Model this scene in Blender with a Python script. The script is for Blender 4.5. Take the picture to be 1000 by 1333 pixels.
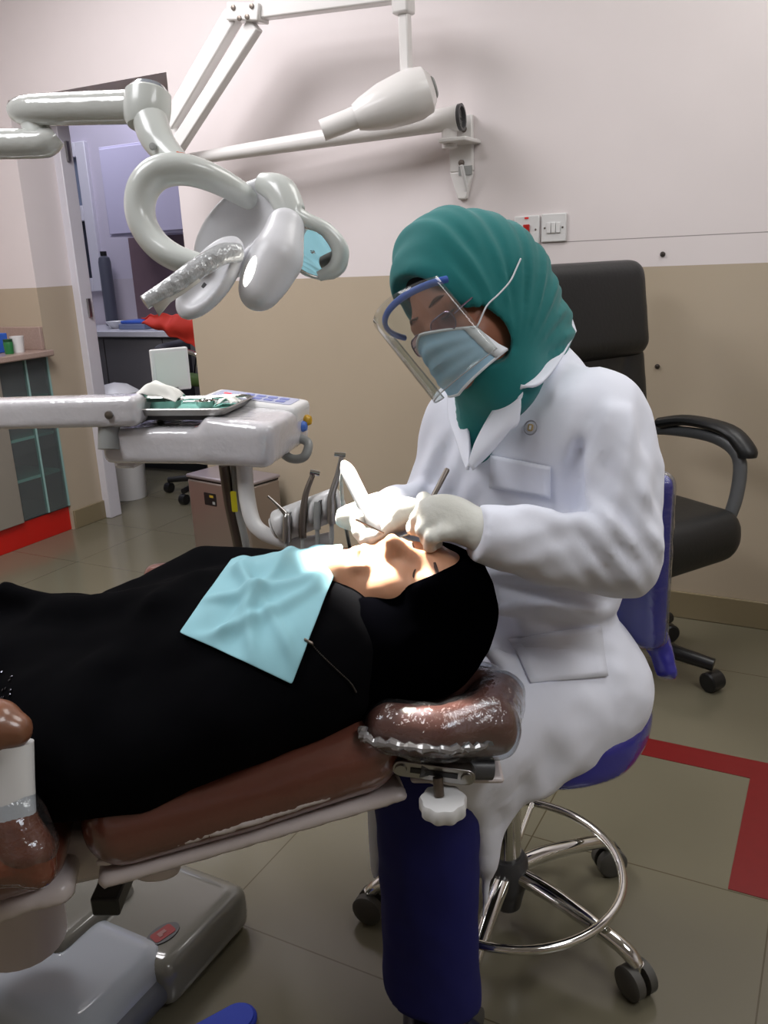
import bpy, math, random
import numpy as np
from mathutils import Vector, Matrix

for o in list(bpy.data.objects):
    bpy.data.objects.remove(o)
C = bpy.context.scene.collection
SC = bpy.context.scene

# ------------------------------------------------------------------ camera
CAM_H = 1.28
FPX = 1125.0
PITCH, ROLL, YAW = math.radians(16.51), math.radians(2.66), math.radians(-28.45)
_cy, _sy, _cp, _sp, _cr, _sr = (math.cos(YAW), math.sin(YAW), math.cos(PITCH), math.sin(PITCH), math.cos(ROLL), math.sin(ROLL))
CW = np.array([_sy * _cp, _cy * _cp, -_sp])
_r0 = np.array([_cy, -_sy, 0.0])
_d0 = np.cross(CW, _r0)
CR = _cr * _r0 + _sr * _d0
CD = -_sr * _r0 + _cr * _d0
EYE = np.array([0, 0, CAM_H])

def ray(px, py):
    return CW + (px - 500) / FPX * CR + (py - 666.5) / FPX * CD
def P(px, py, d):            # point of the room seen at (px, py), d metres away along the view axis
    return EYE + ray(px, py) * d
def at_y(px, py, y):
    r = ray(px, py); return EYE + r * (y / r[1])
def at_x(px, py, x):
    r = ray(px, py); return EYE + r * (x / r[0])
def at_z(px, py, z):
    r = ray(px, py); return EYE + r * ((z - CAM_H) / r[2])
def nrm(v):
    v = np.array(v, float); return v / np.linalg.norm(v)

cam_d = bpy.data.cameras.new('camera')
cam = bpy.data.objects.new('camera', cam_d)
C.objects.link(cam)
cam_d.sensor_fit = 'HORIZONTAL'; cam_d.sensor_width = 36.0; cam_d.lens = 36.0 * FPX / 1000.0
cam_d.clip_start = 0.02
M = Matrix.Identity(4)
for i in range(3):
    M[i][0] = CR[i]; M[i][1] = -CD[i]; M[i][2] = -CW[i]; M[i][3] = EYE[i]
cam.matrix_world = M
SC.camera = cam

# ------------------------------------------------------------------ light and exposure
SC.view_settings.view_transform = 'Standard'
SC.view_settings.look = 'None'
SC.view_settings.exposure = -0.04
SC.view_settings.gamma = 1.0
SC.view_settings.use_curve_mapping = False
wd = bpy.data.worlds.new('world'); SC.world = wd; wd.use_nodes = True
wd.node_tree.nodes['Background'].inputs[0].default_value = (0.75, 0.8, 1.0, 1)
wd.node_tree.nodes['Background'].inputs[1].default_value = 0.15

def area(name, loc, size, power, color, rot=(0, 0, 0)):
    l = bpy.data.lights.new(name, 'AREA'); l.shape = 'RECTANGLE'; l.size, l.size_y = size
    l.energy = power; l.color = color
    o = bpy.data.objects.new(name, l); C.objects.link(o); o.location = loc; o.rotation_euler = rot
    return o
CEIL = 2.80
L_MAIN = (-2.35, 1.75)
L_SIDE = (0.1, 2.2)
L_FRONT = (-1.7, .1)
L_FILL = (1.3, .7)
area('ceiling_lamp_light', (L_MAIN[0], L_MAIN[1], CEIL - .09), (.95, .95), 40, (1.0, .965, .985))
area('ceiling_lamp_light', (L_SIDE[0], L_SIDE[1], CEIL - .09), (.95, .95), 13, (1.0, .98, .94))
area('ceiling_lamp_light', (L_FRONT[0], L_FRONT[1], CEIL - .09), (.95, .95), 27, (.97, .97, 1.0))
area('ceiling_lamp_light', (L_FILL[0], L_FILL[1], CEIL - .09), (.95, .95), 22, (.97, .98, 1.0))  # unseen fill lamp, added to brighten the coat from the right
area('ceiling_lamp_light', (-4.2, 3.75, CEIL - .09), (.95, .95), 15, (.80, .82, 1.0))
LAMP_POS = P(352, 352, 1.37)
MOUTH = P(470, 688, 1.29)
sp = bpy.data.lights.new('operating_light_bulb', 'SPOT')
sp.energy = 1100; sp.color = (1.0, .96, .88); sp.spot_size = math.radians(12.3); sp.spot_blend = .75; sp.shadow_soft_size = .08
spo = bpy.data.objects.new('operating_light_bulb', sp); C.objects.link(spo)
_dir = Vector(MOUTH - LAMP_POS).normalized()
spo.location = Vector(LAMP_POS) + _dir * .10
spo.rotation_euler = _dir.to_track_quat('-Z', 'Y').to_euler()
SC.cycles.max_bounces = 8
SC.cycles.transparent_max_bounces = 12
SC.cycles.caustics_reflective = False
SC.cycles.caustics_refractive = False
SC.cycles.sample_clamp_indirect = 6
SC.cycles.use_denoising = True

# ------------------------------------------------------------------ materials
def s2l(c):
    return tuple(((v / 255) / 12.92 if v / 255 <= .04045 else ((v / 255 + .055) / 1.055) ** 2.4) for v in c)
def mat(name, rgb, rough=.5, metal=0., coat=0., spec=.5, noise=0., nscale=30., bump=0., bscale=60., sheen=0., trans=0., emit=0., sub=0., coat_rough=.06):
    m = bpy.data.materials.new(name); m.use_nodes = True
    nt = m.node_tree; b = nt.nodes['Principled BSDF']
    col = (*s2l(rgb), 1)
    b.inputs['Base Color'].default_value = col
    b.inputs['Roughness'].default_value = rough; b.inputs['Metallic'].default_value = metal
    b.inputs['Coat Weight'].default_value = coat; b.inputs['Coat Roughness'].default_value = coat_rough
    b.inputs['Specular IOR Level'].default_value = spec
    if sheen: b.inputs['Sheen Weight'].default_value = sheen
    if trans: b.inputs['Transmission Weight'].default_value = trans
    if sub:
        b.inputs['Subsurface Weight'].default_value = sub; b.inputs['Subsurface Radius'].default_value = (.02, .008, .004); b.inputs['Subsurface Scale'].default_value = .4
    if emit:
        b.inputs['Emission Color'].default_value = col; b.inputs['Emission Strength'].default_value = emit
    if noise or bump:
        g = nt.nodes.new('ShaderNodeNewGeometry')
    if noise:
        n = nt.nodes.new('ShaderNodeTexNoise'); n.inputs['Scale'].default_value = nscale; n.inputs['Detail'].default_value = 4
        nt.links.new(g.outputs['Position'], n.inputs['Vector'])
        r = nt.nodes.new('ShaderNodeMapRange'); r.inputs['To Min'].default_value = 1 - noise; r.inputs['To Max'].default_value = 1 + noise
        nt.links.new(n.outputs['Fac'], r.inputs['Value'])
        mx = nt.nodes.new('ShaderNodeVectorMath'); mx.operation = 'SCALE'; mx.inputs[0].default_value = col[:3]
        nt.links.new(r.outputs[0], mx.inputs['Scale']); nt.links.new(mx.outputs[0], b.inputs['Base Color'])
    if bump:
        n2 = nt.nodes.new('ShaderNodeTexNoise'); n2.inputs['Scale'].default_value = bscale; n2.inputs['Detail'].default_value = 3
        nt.links.new(g.outputs['Position'], n2.inputs['Vector'])
        bp = nt.nodes.new('ShaderNodeBump'); bp.inputs['Strength'].default_value = bump; bp.inputs['Distance'].default_value = .01
        nt.links.new(n2.outputs['Fac'], bp.inputs['Height'])
        nt.links.new(bp.outputs[0], b.inputs['Normal'])
        if coat: nt.links.new(bp.outputs[0], b.inputs['Coat Normal'])
    return m
def film(name, tint=(235, 240, 245), rough=.05, haze=.06, bump=0., bscale=40., refl=1.):
    """clear plastic sheet: transparent with a glossy skin"""
    m = bpy.data.materials.new(name); m.use_nodes = True; nt = m.node_tree
    for n in list(nt.nodes): nt.nodes.remove(n)
    out = nt.nodes.new('ShaderNodeOutputMaterial')
    t = nt.nodes.new('ShaderNodeBsdfTransparent'); t.inputs[0].default_value = (*s2l(tint), 1)
    gl = nt.nodes.new('ShaderNodeBsdfGlossy'); gl.inputs['Roughness'].default_value = rough
    df = nt.nodes.new('ShaderNodeBsdfDiffuse'); df.inputs[0].default_value = (.8, .8, .82, 1)
    fr = nt.nodes.new('ShaderNodeLayerWeight'); fr.inputs[0].default_value = .5
    pw = nt.nodes.new('ShaderNodeMath'); pw.operation = 'POWER'; pw.inputs[1].default_value = 4.; nt.links.new(fr.outputs['Facing'], pw.inputs[0])
    mu = nt.nodes.new('ShaderNodeMath'); mu.operation = 'MULTIPLY_ADD'; mu.inputs[1].default_value = .8 * refl; mu.inputs[2].default_value = .045 * refl; mu.use_clamp = True
    nt.links.new(pw.outputs[0], mu.inputs[0])
    a = nt.nodes.new('ShaderNodeMixShader'); a.inputs[0].default_value = haze
    nt.links.new(t.outputs[0], a.inputs[1]); nt.links.new(df.outputs[0], a.inputs[2])
    b = nt.nodes.new('ShaderNodeMixShader'); nt.links.new(mu.outputs[0], b.inputs[0])
    nt.links.new(a.outputs[0], b.inputs[1]); nt.links.new(gl.outputs[0], b.inputs[2])
    nt.links.new(b.outputs[0], out.inputs[0])
    if bump:
        g = nt.nodes.new('ShaderNodeNewGeometry')
        n2 = nt.nodes.new('ShaderNodeTexNoise'); n2.inputs['Scale'].default_value = bscale; n2.inputs['Detail'].default_value = 4
        nt.links.new(g.outputs['Position'], n2.inputs['Vector'])
        bp = nt.nodes.new('ShaderNodeBump'); bp.inputs['Strength'].default_value = bump; bp.inputs['Distance'].default_value = .01
        nt.links.new(n2.outputs['Fac'], bp.inputs['Height'])
        nt.links.new(bp.outputs[0], gl.inputs['Normal'])
    return m

# ------------------------------------------------------------------ mesh helpers  (all meshes carry room coordinates)
def empty(name, loc, label, cat, group=None):
    o = bpy.data.objects.new(name, None); C.objects.link(o); o.location = [float(v) for v in loc]; o.empty_display_size = .05
    o['label'] = label; o['category'] = cat
    if group: o['group'] = group
    return o
def tag(o, label, cat, group=None, kind=None):
    o['label'] = label; o['category'] = cat
    if group: o['group'] = group
    if kind: o['kind'] = kind
    return o
def struct(o):
    o['kind'] = 'structure'; return o
def link_mesh(name, V, F, m, parent=None, smooth=True, mats=None, fmat=None, autosmooth=None):
    me = bpy.data.meshes.new(name)
    me.from_pydata([tuple(map(float, v)) for v in V], [], [tuple(int(i) for i in f) for f in F]); me.update()
    o = bpy.data.objects.new(name, me); C.objects.link(o)
    for mm in (mats or [m]): me.materials.append(mm)
    if fmat is not None: me.polygons.foreach_set('material_index', np.array(fmat, dtype=np.int32))
    if smooth: me.polygons.foreach_set('use_smooth', np.ones(len(me.polygons), dtype=bool))
    if autosmooth:
        me.set_sharp_from_angle(angle=math.radians(autosmooth))
    if parent is not None:
        o.parent = parent
        if parent.type == 'EMPTY':
            o.matrix_parent_inverse = Matrix.Translation(-Vector(parent.location))
    return o
class MB:
    def __init__(s): s.V = []; s.F = []; s.n = 0
    def add(s, V, F):
        V = np.asarray(V, float); s.V.append(V); s.F += [tuple(i + s.n for i in f) for f in F]; s.n += len(V); return s
    def build(s, name, m, parent=None, smooth=True, bevel=0, seg=2, angle=35, sub=0, solid=0):
        o = link_mesh(name, np.vstack(s.V), s.F, m, parent, smooth, autosmooth=angle if smooth and not sub else None)
        if solid:
            md = o.modifiers.new('solid', 'SOLIDIFY'); md.thickness = solid; md.offset = 0
        if bevel:
            md = o.modifiers.new('bevel', 'BEVEL'); md.width = bevel; md.segments = seg; md.limit_method = 'ANGLE'; md.angle_limit = math.radians(40); md.harden_normals = False
        if sub:
            md = o.modifiers.new('sub', 'SUBSURF'); md.levels = sub; md.render_levels = sub
        return o
    # primitives
    def box(s, c, size, ax=None):
        c = np.array(c, float); h = np.array(size, float) / 2
        A = np.eye(3) if ax is None else np.array(ax, float)
        V = [c + A[0] * h[0] * i + A[1] * h[1] * j + A[2] * h[2] * k for i in (-1, 1) for j in (-1, 1) for k in (-1, 1)]
        F = [(0, 1, 3, 2), (4, 6, 7, 5), (0, 4, 5, 1), (2, 3, 7, 6), (0, 2, 6, 4), (1, 5, 7, 3)]
        if np.dot(np.cross(A[0], A[1]), A[2]) < 0: F = [f[::-1] for f in F]
        return s.add(V, F)
    def bx(s, x0, x1, y0, y1, z0, z1):
        return s.box(((x0 + x1) / 2, (y0 + y1) / 2, (z0 + z1) / 2), (x1 - x0, y1 - y0, z1 - z0))
    def tube(s, pts, r, n=14, spline=0, caps=True, squash=None):
        pts = np.array(pts, float); rr = np.array([r] * len(pts) if np.isscalar(r) else r, float)
        if spline:
            pts, rr = catmull(pts, rr, spline)
        V = []; F = []; prev = None
        for i in range(len(pts)):
            t = nrm(pts[min(i + 1, len(pts) - 1)] - pts[max(i - 1, 0)])
            if prev is None:
                a = np.array([0, 0, 1.]) if abs(t[2]) < .9 else np.array([1., 0, 0])
                u = nrm(np.cross(t, a))
            else:
                u = nrm(prev - t * np.dot(prev, t))
            v = np.cross(t, u); prev = u
            for k in range(n):
                a = 2 * math.pi * k / n
                off = (math.cos(a) * u + math.sin(a) * v) * rr[i]
                if squash is not None:
                    q, f = squash; off = off - q * np.dot(off, q) * (1 - f)
                V.append(pts[i] + off)
        for i in range(len(pts) - 1):
            for k in range(n):
                F.append((i * n + k, i * n + (k + 1) % n, (i + 1) * n + (k + 1) % n, (i + 1) * n + k))
        if caps:
            F.append(tuple(range(n))[::-1]); b = (len(pts) - 1) * n; F.append(tuple(range(b, b + n)))
        return s.add(V, F)
    def lathe(s, o, axis, prof, n=28):
        o = np.array(o, float); t = nrm(axis); a = np.array([0, 0, 1.]) if abs(t[2]) < .9 else np.array([1., 0, 0])
        u = nrm(np.cross(t, a)); v = np.cross(t, u)
        V = []; F = []
        for (r, h) in prof:
            for k in range(n):
                an = 2 * math.pi * k / n
                V.append(o + t * h + (math.cos(an) * u + math.sin(an) * v) * max(r, 1e-5))
        for i in range(len(prof) - 1):
            for k in range(n):
                F.append((i * n + k, i * n + (k + 1) % n, (i + 1) * n + (k + 1) % n, (i + 1) * n + k))
        F.append(tuple(range(n))[::-1]); b = (len(prof) - 1) * n; F.append(tuple(range(b, b + n)))
        return s.add(V, F)
    def torus(s, c, axis, R, r, n=48, m=10, a0=0., a1=2 * math.pi, u=None):
        t = nrm(axis); a = np.array([0, 0, 1.]) if abs(t[2]) < .9 else np.array([1., 0, 0])
        u = nrm(np.cross(t, a)) if u is None else nrm(u); v = np.cross(t, u); c = np.array(c, float)
        full = abs(a1 - a0 - 2 * math.pi) < 1e-6
        k = n if full else n + 1
        pts = [c + R * (math.cos(a0 + (a1 - a0) * i / n) * u + math.sin(a0 + (a1 - a0) * i / n) * v) for i in range(k)]
        if not full: return s.tube(pts, r, m)
        V = []; F = []
        for i in range(n):
            an = a0 + (a1 - a0) * i / n; d = math.cos(an) * u + math.sin(an) * v
            for j in range(m):
                b = 2 * math.pi * j / m
                V.append(c + d * (R + r * math.cos(b)) + t * r * math.sin(b))
        for i in range(n):
            for j in range(m):
                F.append((i * m + j, ((i + 1) % n) * m + j, ((i + 1) % n) * m + (j + 1) % m, i * m + (j + 1) % m))
        return s.add(V, F)
    def prism(s, outline, o, u, v, w, t):
        """outline (a,b) in the plane o + a u + b v, extruded t along w"""
        o = np.array(o, float); u, v, w = map(np.array, (u, v, w)); n = len(outline)
        V = [o + a * u + b * v for a, b in outline] + [o + a * u + b * v + w * t for a, b in outline]
        F = [tuple(range(n))[::-1], tuple(range(n, 2 * n))] + [(i, (i + 1) % n, n + (i + 1) % n, n + i) for i in range(n)]
        ar = sum(outline[i][0] * outline[(i + 1) % n][1] - outline[(i + 1) % n][0] * outline[i][1] for i in range(n))
        if ar * np.dot(np.cross(u, v), w) * (1 if t > 0 else -1) < 0: F = [f[::-1] for f in F]
        return s.add(V, F)
    def grid(s, G, closed=False):
        G = np.asarray(G, float); a, b = G.shape[:2]
        F = [(i * b + j, i * b + j + 1, (i + 1) * b + j + 1, (i + 1) * b + j) for i in range(a - 1) for j in range(b - 1)]
        return s.add(G.reshape(-1, 3), F)
def catmull(pts, rr, k):
    X = np.column_stack([pts, rr]); n = len(X); out = []
    for i in range(n - 1):
        p0, p1, p2, p3 = X[max(i - 1, 0)], X[i], X[i + 1], X[min(i + 2, n - 1)]
        for j in range(k):
            t = j / k
            out.append(.5 * (2 * p1 + (p2 - p0) * t + (2 * p0 - 5 * p1 + 4 * p2 - p3) * t * t + (3 * p1 - p0 - 3 * p2 + p3) * t ** 3))
    out.append(X[-1]); out = np.array(out)
    return out[:, :-1], np.maximum(out[:, -1], 1e-4)
def rrect(w, h, r, n=5):
    out = []
    for cx, cy, a in ((w / 2 - r, h / 2 - r, 0), (-w / 2 + r, h / 2 - r, 90), (-w / 2 + r, -h / 2 + r, 180), (w / 2 - r, -h / 2 + r, 270)):
        for i in range(n + 1):
            t = math.radians(a + 90 * i / n); out.append((cx + r * math.cos(t), cy + r * math.sin(t)))
    return out

# ------------------------------------------------------------------ implicit surfaces for bodies, cloth and cushions
def cap(a, b, ra, rb):
    a = np.array(a, float); b = np.array(b, float)
    def f(X):
        d = b - a; h = np.clip(((X - a) @ d) / (d @ d), 0, 1)
        return np.linalg.norm(X - a - h[:, None] * d, axis=1) - (ra + (rb - ra) * h)
    f.bb = (np.minimum(a - ra, b - rb), np.maximum(a + ra, b + rb)); return f
def ell(c, ax, r):
    c = np.array(c, float); A = np.array([nrm(v) for v in ax]); r = np.array(r, float)
    def f(X):
        q = (X - c) @ A.T; k0 = np.linalg.norm(q / r, axis=1); k1 = np.linalg.norm(q / (r * r), axis=1)
        return k0 * (k0 - 1) / np.maximum(k1, 1e-6)
    m = r.max(); f.bb = (c - m, c + m); return f
def rbox(c, ax, half, rad):
    c = np.array(c, float); A = np.array([nrm(v) for v in ax]); hh = np.array(half, float) - rad
    def f(X):
        q = np.abs((X - c) @ A.T) - hh
        return np.linalg.norm(np.maximum(q, 0), axis=1) + np.minimum(q.max(axis=1), 0) - rad
    m = np.linalg.norm(half); f.bb = (c - m, c + m); return f
def chain(pts, rs):
    fs = [cap(pts[i], pts[i + 1], rs[i], rs[i + 1]) for i in range(len(pts) - 1)]
    def f(X):
        d = fs[0](X)
        for g in fs[1:]: d = np.minimum(d, g(X))
        return d
    f.bb = (np.min([g.bb[0] for g in fs], axis=0), np.max([g.bb[1] for g in fs], axis=0)); return f
def half(p, n):
    p = np.array(p, float); n = nrm(n); f = lambda X: (X - p) @ n
    f.bb = None; return f
def smin(a, b, k):
    h = np.maximum(k - np.abs(a - b), 0) / k; return np.minimum(a, b) - h * h * k * .25
def smax(a, b, k):
    return -smin(-a, -b, k)
class SDF:
    def __init__(s): s.ops = []
    def u(s, f, k=.03): s.ops.append(('u', f, k)); return s
    def cut(s, f, k=.01): s.ops.append(('c', f, k)); return s
    def keep(s, f, k=.01): s.ops.append(('k', f, k)); return s
    def disp(s, f): s.ops.append(('d', f, 0)); return s
    def __call__(s, X):
        d = None
        for t, f, k in s.ops:
            if t == 'd': d = d - f(X); continue
            v = f(X)
            if d is None: d = v
            elif t == 'u': d = smin(d, v, k)
            elif t == 'c': d = smax(d, -v, k)
            elif t == 'k': d = smax(d, v, k)
        return d
    def bounds(s):
        bs = [f.bb for t, f, k in s.ops if t == 'u' and getattr(f, 'bb', None) is not None]
        return np.min([b[0] for b in bs], axis=0) - .03, np.max([b[1] for b in bs], axis=0) + .03
    def mesh(s, h, smooth=1, bounds=None):
        lo, hi = bounds or s.bounds()
        n = np.ceil((hi - lo) / h).astype(int) + 1
        # coarse pass finds the blocks that the surface crosses
        gx = [lo[i] + h * np.arange(n[i]) for i in range(3)]
        st = 4
        cx = [g[::st] for g in gx]
        CX = np.stack(np.meshgrid(*cx, indexing='ij'), -1)
        cd = s(CX.reshape(-1, 3)).reshape(CX.shape[:3])
        F = np.full(n, 1.0)
        near = np.abs(cd) < h * st * 2.2 + .02
        F = np.repeat(np.repeat(np.repeat(cd, st, 0), st, 1), st, 2)[:n[0], :n[1], :n[2]].copy()
        mask = np.repeat(np.repeat(np.repeat(near, st, 0), st, 1), st, 2)[:n[0], :n[1], :n[2]]
        idx = np.argwhere(mask)
        X = lo + idx * h
        vals = np.concatenate([s(X[i:i + 400000]) for i in range(0, len(X), 400000)]) if len(X) else np.zeros(0)
        F[mask] = vals
        for ax in range(3):
            sl = [slice(None)] * 3; sl[ax] = 0; F[tuple(sl)] = np.maximum(F[tuple(sl)], 1e-3)
            sl[ax] = -1; F[tuple(sl)] = np.maximum(F[tuple(sl)], 1e-3)
        return surface_nets(F, lo, h, smooth)
    def build(s, name, m, parent=None, h=.008, smooth=2, bounds=None, tint=None):
        V, Q = s.mesh(h, smooth, bounds)
        return link_mesh(name, V, Q, m, parent, True)
def surface_nets(F, lo, h, smooth=1):
    S = F < 0
    n = np.array(F.shape)
    c = [S[i:n[0] - 1 + i, j:n[1] - 1 + j, k:n[2] - 1 + k] for i in (0, 1) for j in (0, 1) for k in (0, 1)]
    tot = sum(x.astype(np.int8) for x in c)
    act = (tot > 0) & (tot < 8)
    ids = -np.ones(n - 1, dtype=np.int64); cells = np.argwhere(act); ids[act] = np.arange(len(cells))
    acc = np.zeros((len(cells), 3)); cnt = np.zeros(len(cells))
    off = np.array([(i, j, k) for i in (0, 1) for j in (0, 1) for k in (0, 1)])
    for a in range(8):
        for b in range(a + 1, 8):
            if np.abs(off[a] - off[b]).sum() != 1: continue
            pa = cells + off[a]; pb = cells + off[b]
            fa = F[pa[:, 0], pa[:, 1], pa[:, 2]]; fb = F[pb[:, 0], pb[:, 1], pb[:, 2]]
            x = (fa < 0) != (fb < 0)
            t = np.where(x, fa / np.where(x, fa - fb, 1), 0)
            acc += np.where(x[:, None], pa + t[:, None] * (pb - pa), 0); cnt += x
    V = lo + h * acc / np.maximum(cnt, 1)[:, None]
    Q = []
    for ax in range(3):
        o1, o2 = [(1, 2), (2, 0), (0, 1)][ax]
        sl0 = [slice(1, -1)] * 3; sl1 = [slice(1, -1)] * 3
        sl0[ax] = slice(0, n[ax] - 1); sl1[ax] = slice(1, n[ax])
        a = S[tuple(sl0)]; b = S[tuple(sl1)]
        e = np.argwhere(a != b)
        base = e.copy(); base[:, o1] += 1; base[:, o2] += 1
        inside_first = a[e[:, 0], e[:, 1], e[:, 2]]
        def cid(d1, d2):
            q = base.copy(); q[:, o1] += d1; q[:, o2] += d2
            return ids[q[:, 0], q[:, 1], q[:, 2]]
        q = np.stack([cid(-1, -1), cid(0, -1), cid(0, 0), cid(-1, 0)], 1)
        q[~inside_first] = q[~inside_first][:, ::-1]
        Q.append(q[(q >= 0).all(1)])
    Q = np.vstack(Q)
    for _ in range(smooth):
        A = np.zeros_like(V); N = np.zeros(len(V))
        for i in range(4):
            a, b = Q[:, i], Q[:, (i + 1) % 4]
            np.add.at(A, a, V[b]); np.add.at(N, a, 1)
            np.add.at(A, b, V[a]); np.add.at(N, b, 1)
        V = V * .5 + .5 * A / np.maximum(N, 1)[:, None]
    return V, Q
def snoise(X, scale, seed=0):
    """smooth value noise, -1..1"""
    Y = X * scale + seed * 17.13; i = np.floor(Y).astype(np.int64); f = Y - i; f = f * f * (3 - 2 * f)
    def hsh(a, b, c):
        v = (a * 73856093) ^ (b * 19349663) ^ (c * 83492791) ^ (seed * 2654435)
        v = (v ^ (v >> 13)) * 1274126177
        return ((v ^ (v >> 16)) & 0xffff) / 32767.5 - 1
    r = 0
    for a in (0, 1):
        for b in (0, 1):
            for c in (0, 1):
                w = (f[:, 0] if a else 1 - f[:, 0]) * (f[:, 1] if b else 1 - f[:, 1]) * (f[:, 2] if c else 1 - f[:, 2])
                r = r + w * hsh(i[:, 0] + a, i[:, 1] + b, i[:, 2] + c)
    return r
def march(f, px, py, d0=.7, d1=2.2):
    """first point of the body f seen in the direction of (px, py)"""
    r = ray(px, py); d = d0
    for _ in range(200):
        v = f((EYE + r * d)[None])[0]
        if v < .0008: return EYE + r * d
        d += max(v * .7, .001)
        if d > d1: return None
    return None
def grad(f, p):
    e = 2e-3; X = np.array([p + e * np.eye(3)[i] for i in range(3)] + [p - e * np.eye(3)[i] for i in range(3)]); v = f(X)
    return nrm(v[:3] - v[3:])
UPX, UPY, UPZ = np.eye(3)
# ------------------------------------------------------------------ shared materials
def tile_mat():
    m = mat('floor_tile', (110, 105, 88), rough=.16, noise=.05, nscale=2.2)
    nt = m.node_tree; b = nt.nodes['Principled BSDF']
    g = nt.nodes.new('ShaderNodeNewGeometry'); s = nt.nodes.new('ShaderNodeSeparateXYZ'); nt.links.new(g.outputs['Position'], s.inputs[0])
    ms = []
    for ax, off in ((0, .03), (1, -1.11)):
        a = nt.nodes.new('ShaderNodeMath'); a.operation = 'ADD'; a.inputs[1].default_value = off; nt.links.new(s.outputs[ax], a.inputs[0])
        p = nt.nodes.new('ShaderNodeMath'); p.operation = 'PINGPONG'; p.inputs[1].default_value = .2515 if ax else .25; nt.links.new(a.outputs[0], p.inputs[0])
        l = nt.nodes.new('ShaderNodeMath'); l.operation = 'LESS_THAN'; l.inputs[1].default_value = .0016; nt.links.new(p.outputs[0], l.inputs[0]); ms.append(l)
    mx = nt.nodes.new('ShaderNodeMath'); mx.operation = 'MAXIMUM'; nt.links.new(ms[0].outputs[0], mx.inputs[0]); nt.links.new(ms[1].outputs[0], mx.inputs[1])
    old = b.inputs['Base Color'].links[0].from_socket
    mix = nt.nodes.new('ShaderNodeMix'); mix.data_type = 'RGBA'; nt.links.new(mx.outputs[0], mix.inputs[0])
    nt.links.new(old, mix.inputs[6]); mix.inputs[7].default_value = (*s2l((82, 74, 56)), 1)
    nt.links.new(mix.outputs[2], b.inputs['Base Color'])
    return m
def wall_mat(name, up, low, zsplit=1.207, line=True, rlow=.22):
    m = mat(name, up, rough=.5)
    nt = m.node_tree; b = nt.nodes['Principled BSDF']
    g = nt.nodes.new('ShaderNodeNewGeometry'); s = nt.nodes.new('ShaderNodeSeparateXYZ'); nt.links.new(g.outputs['Position'], s.inputs[0])
    c = nt.nodes.new('ShaderNodeMath'); c.operation = 'GREATER_THAN'; c.inputs[1].default_value = zsplit; nt.links.new(s.outputs[2], c.inputs[0])
    n = nt.nodes.new('ShaderNodeTexNoise'); n.inputs['Scale'].default_value = 3.; n.inputs['Detail'].default_value = 5; nt.links.new(g.outputs['Position'], n.inputs['Vector'])
    r = nt.nodes.new('ShaderNodeMapRange'); r.inputs['To Min'].default_value = .95; r.inputs['To Max'].default_value = 1.05; nt.links.new(n.outputs['Fac'], r.inputs['Value'])
    mix = nt.nodes.new('ShaderNodeMix'); mix.data_type = 'RGBA'; nt.links.new(c.outputs[0], mix.inputs[0])
    mix.inputs[6].default_value = (*s2l(low), 1); mix.inputs[7].default_value = (*s2l(up), 1)
    vm = nt.nodes.new('ShaderNodeVectorMath'); vm.operation = 'SCALE'; nt.links.new(mix.outputs[2], vm.inputs[0]); nt.links.new(r.outputs[0], vm.inputs['Scale'])
    last = vm.outputs[0]
    if line:   # a thin drawn line just above the colour change
        d = nt.nodes.new('ShaderNodeMath'); d.operation = 'COMPARE'; d.inputs[1].default_value = 1.297; d.inputs[2].default_value = .0014; nt.links.new(s.outputs[2], d.inputs[0])
        d2 = nt.nodes.new('ShaderNodeMath'); d2.operation = 'GREATER_THAN'; d2.inputs[1].default_value = -.96; nt.links.new(s.outputs[0], d2.inputs[0])
        dm = nt.nodes.new('ShaderNodeMath'); dm.operation = 'MULTIPLY'; nt.links.new(d.outputs[0], dm.inputs[0]); nt.links.new(d2.outputs[0], dm.inputs[1])
        mx2 = nt.nodes.new('ShaderNodeMix'); mx2.data_type = 'RGBA'; nt.links.new(dm.outputs[0], mx2.inputs[0]); nt.links.new(last, mx2.inputs[6]); mx2.inputs[7].default_value = (*s2l((150, 142, 140)), 1)
        last = mx2.outputs[2]
    nt.links.new(last, b.inputs['Base Color'])
    rr = nt.nodes.new('ShaderNodeMapRange'); rr.inputs['To Min'].default_value = rlow; rr.inputs['To Max'].default_value = .5; nt.links.new(c.outputs[0], rr.inputs['Value'])
    nt.links.new(rr.outputs[0], b.inputs['Roughness'])
    return m
M_floor = tile_mat()
M_wall = wall_mat('wall_paint', (226, 218, 218), (184, 170, 150))
M_wall2 = wall_mat('next_room_paint', (200, 194, 208), (200, 192, 200), line=False)
M_ceil = mat('ceiling_paint', (228, 226, 224), rough=.8)
M_white = mat('white_enamel', (226, 224, 222), rough=.22, coat=.5)
M_wplas = mat('white_plastic', (222, 222, 222), rough=.3)
M_wrap = mat('wrapped_white_plastic', (220, 218, 222), rough=.12, coat=1., bump=.25, bscale=28)
M_upvc = mat('white_frame', (216, 214, 222), rough=.3)
M_black = mat('black_plastic', (22, 22, 24), rough=.35)
M_rubber = mat('grey_rubber', (78, 76, 72), rough=.5)
M_chrome = mat('chrome', (225, 225, 222), rough=.08, metal=1.)
M_steel = mat('brushed_steel', (170, 168, 165), rough=.28, metal=1.)
M_dsteel = mat('dull_steel', (120, 112, 105), rough=.38, metal=1.)
M_greyp = mat('grey_plastic', (150, 152, 150), rough=.35)
M_dgrey = mat('dark_grey_plastic', (72, 72, 74), rough=.4)
M_red = mat('red_laminate', (196, 26, 18), rough=.25, coat=.4)
M_base = mat('skirting_tile', (134, 122, 96), rough=.2, noise=.04, nscale=6)

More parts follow.
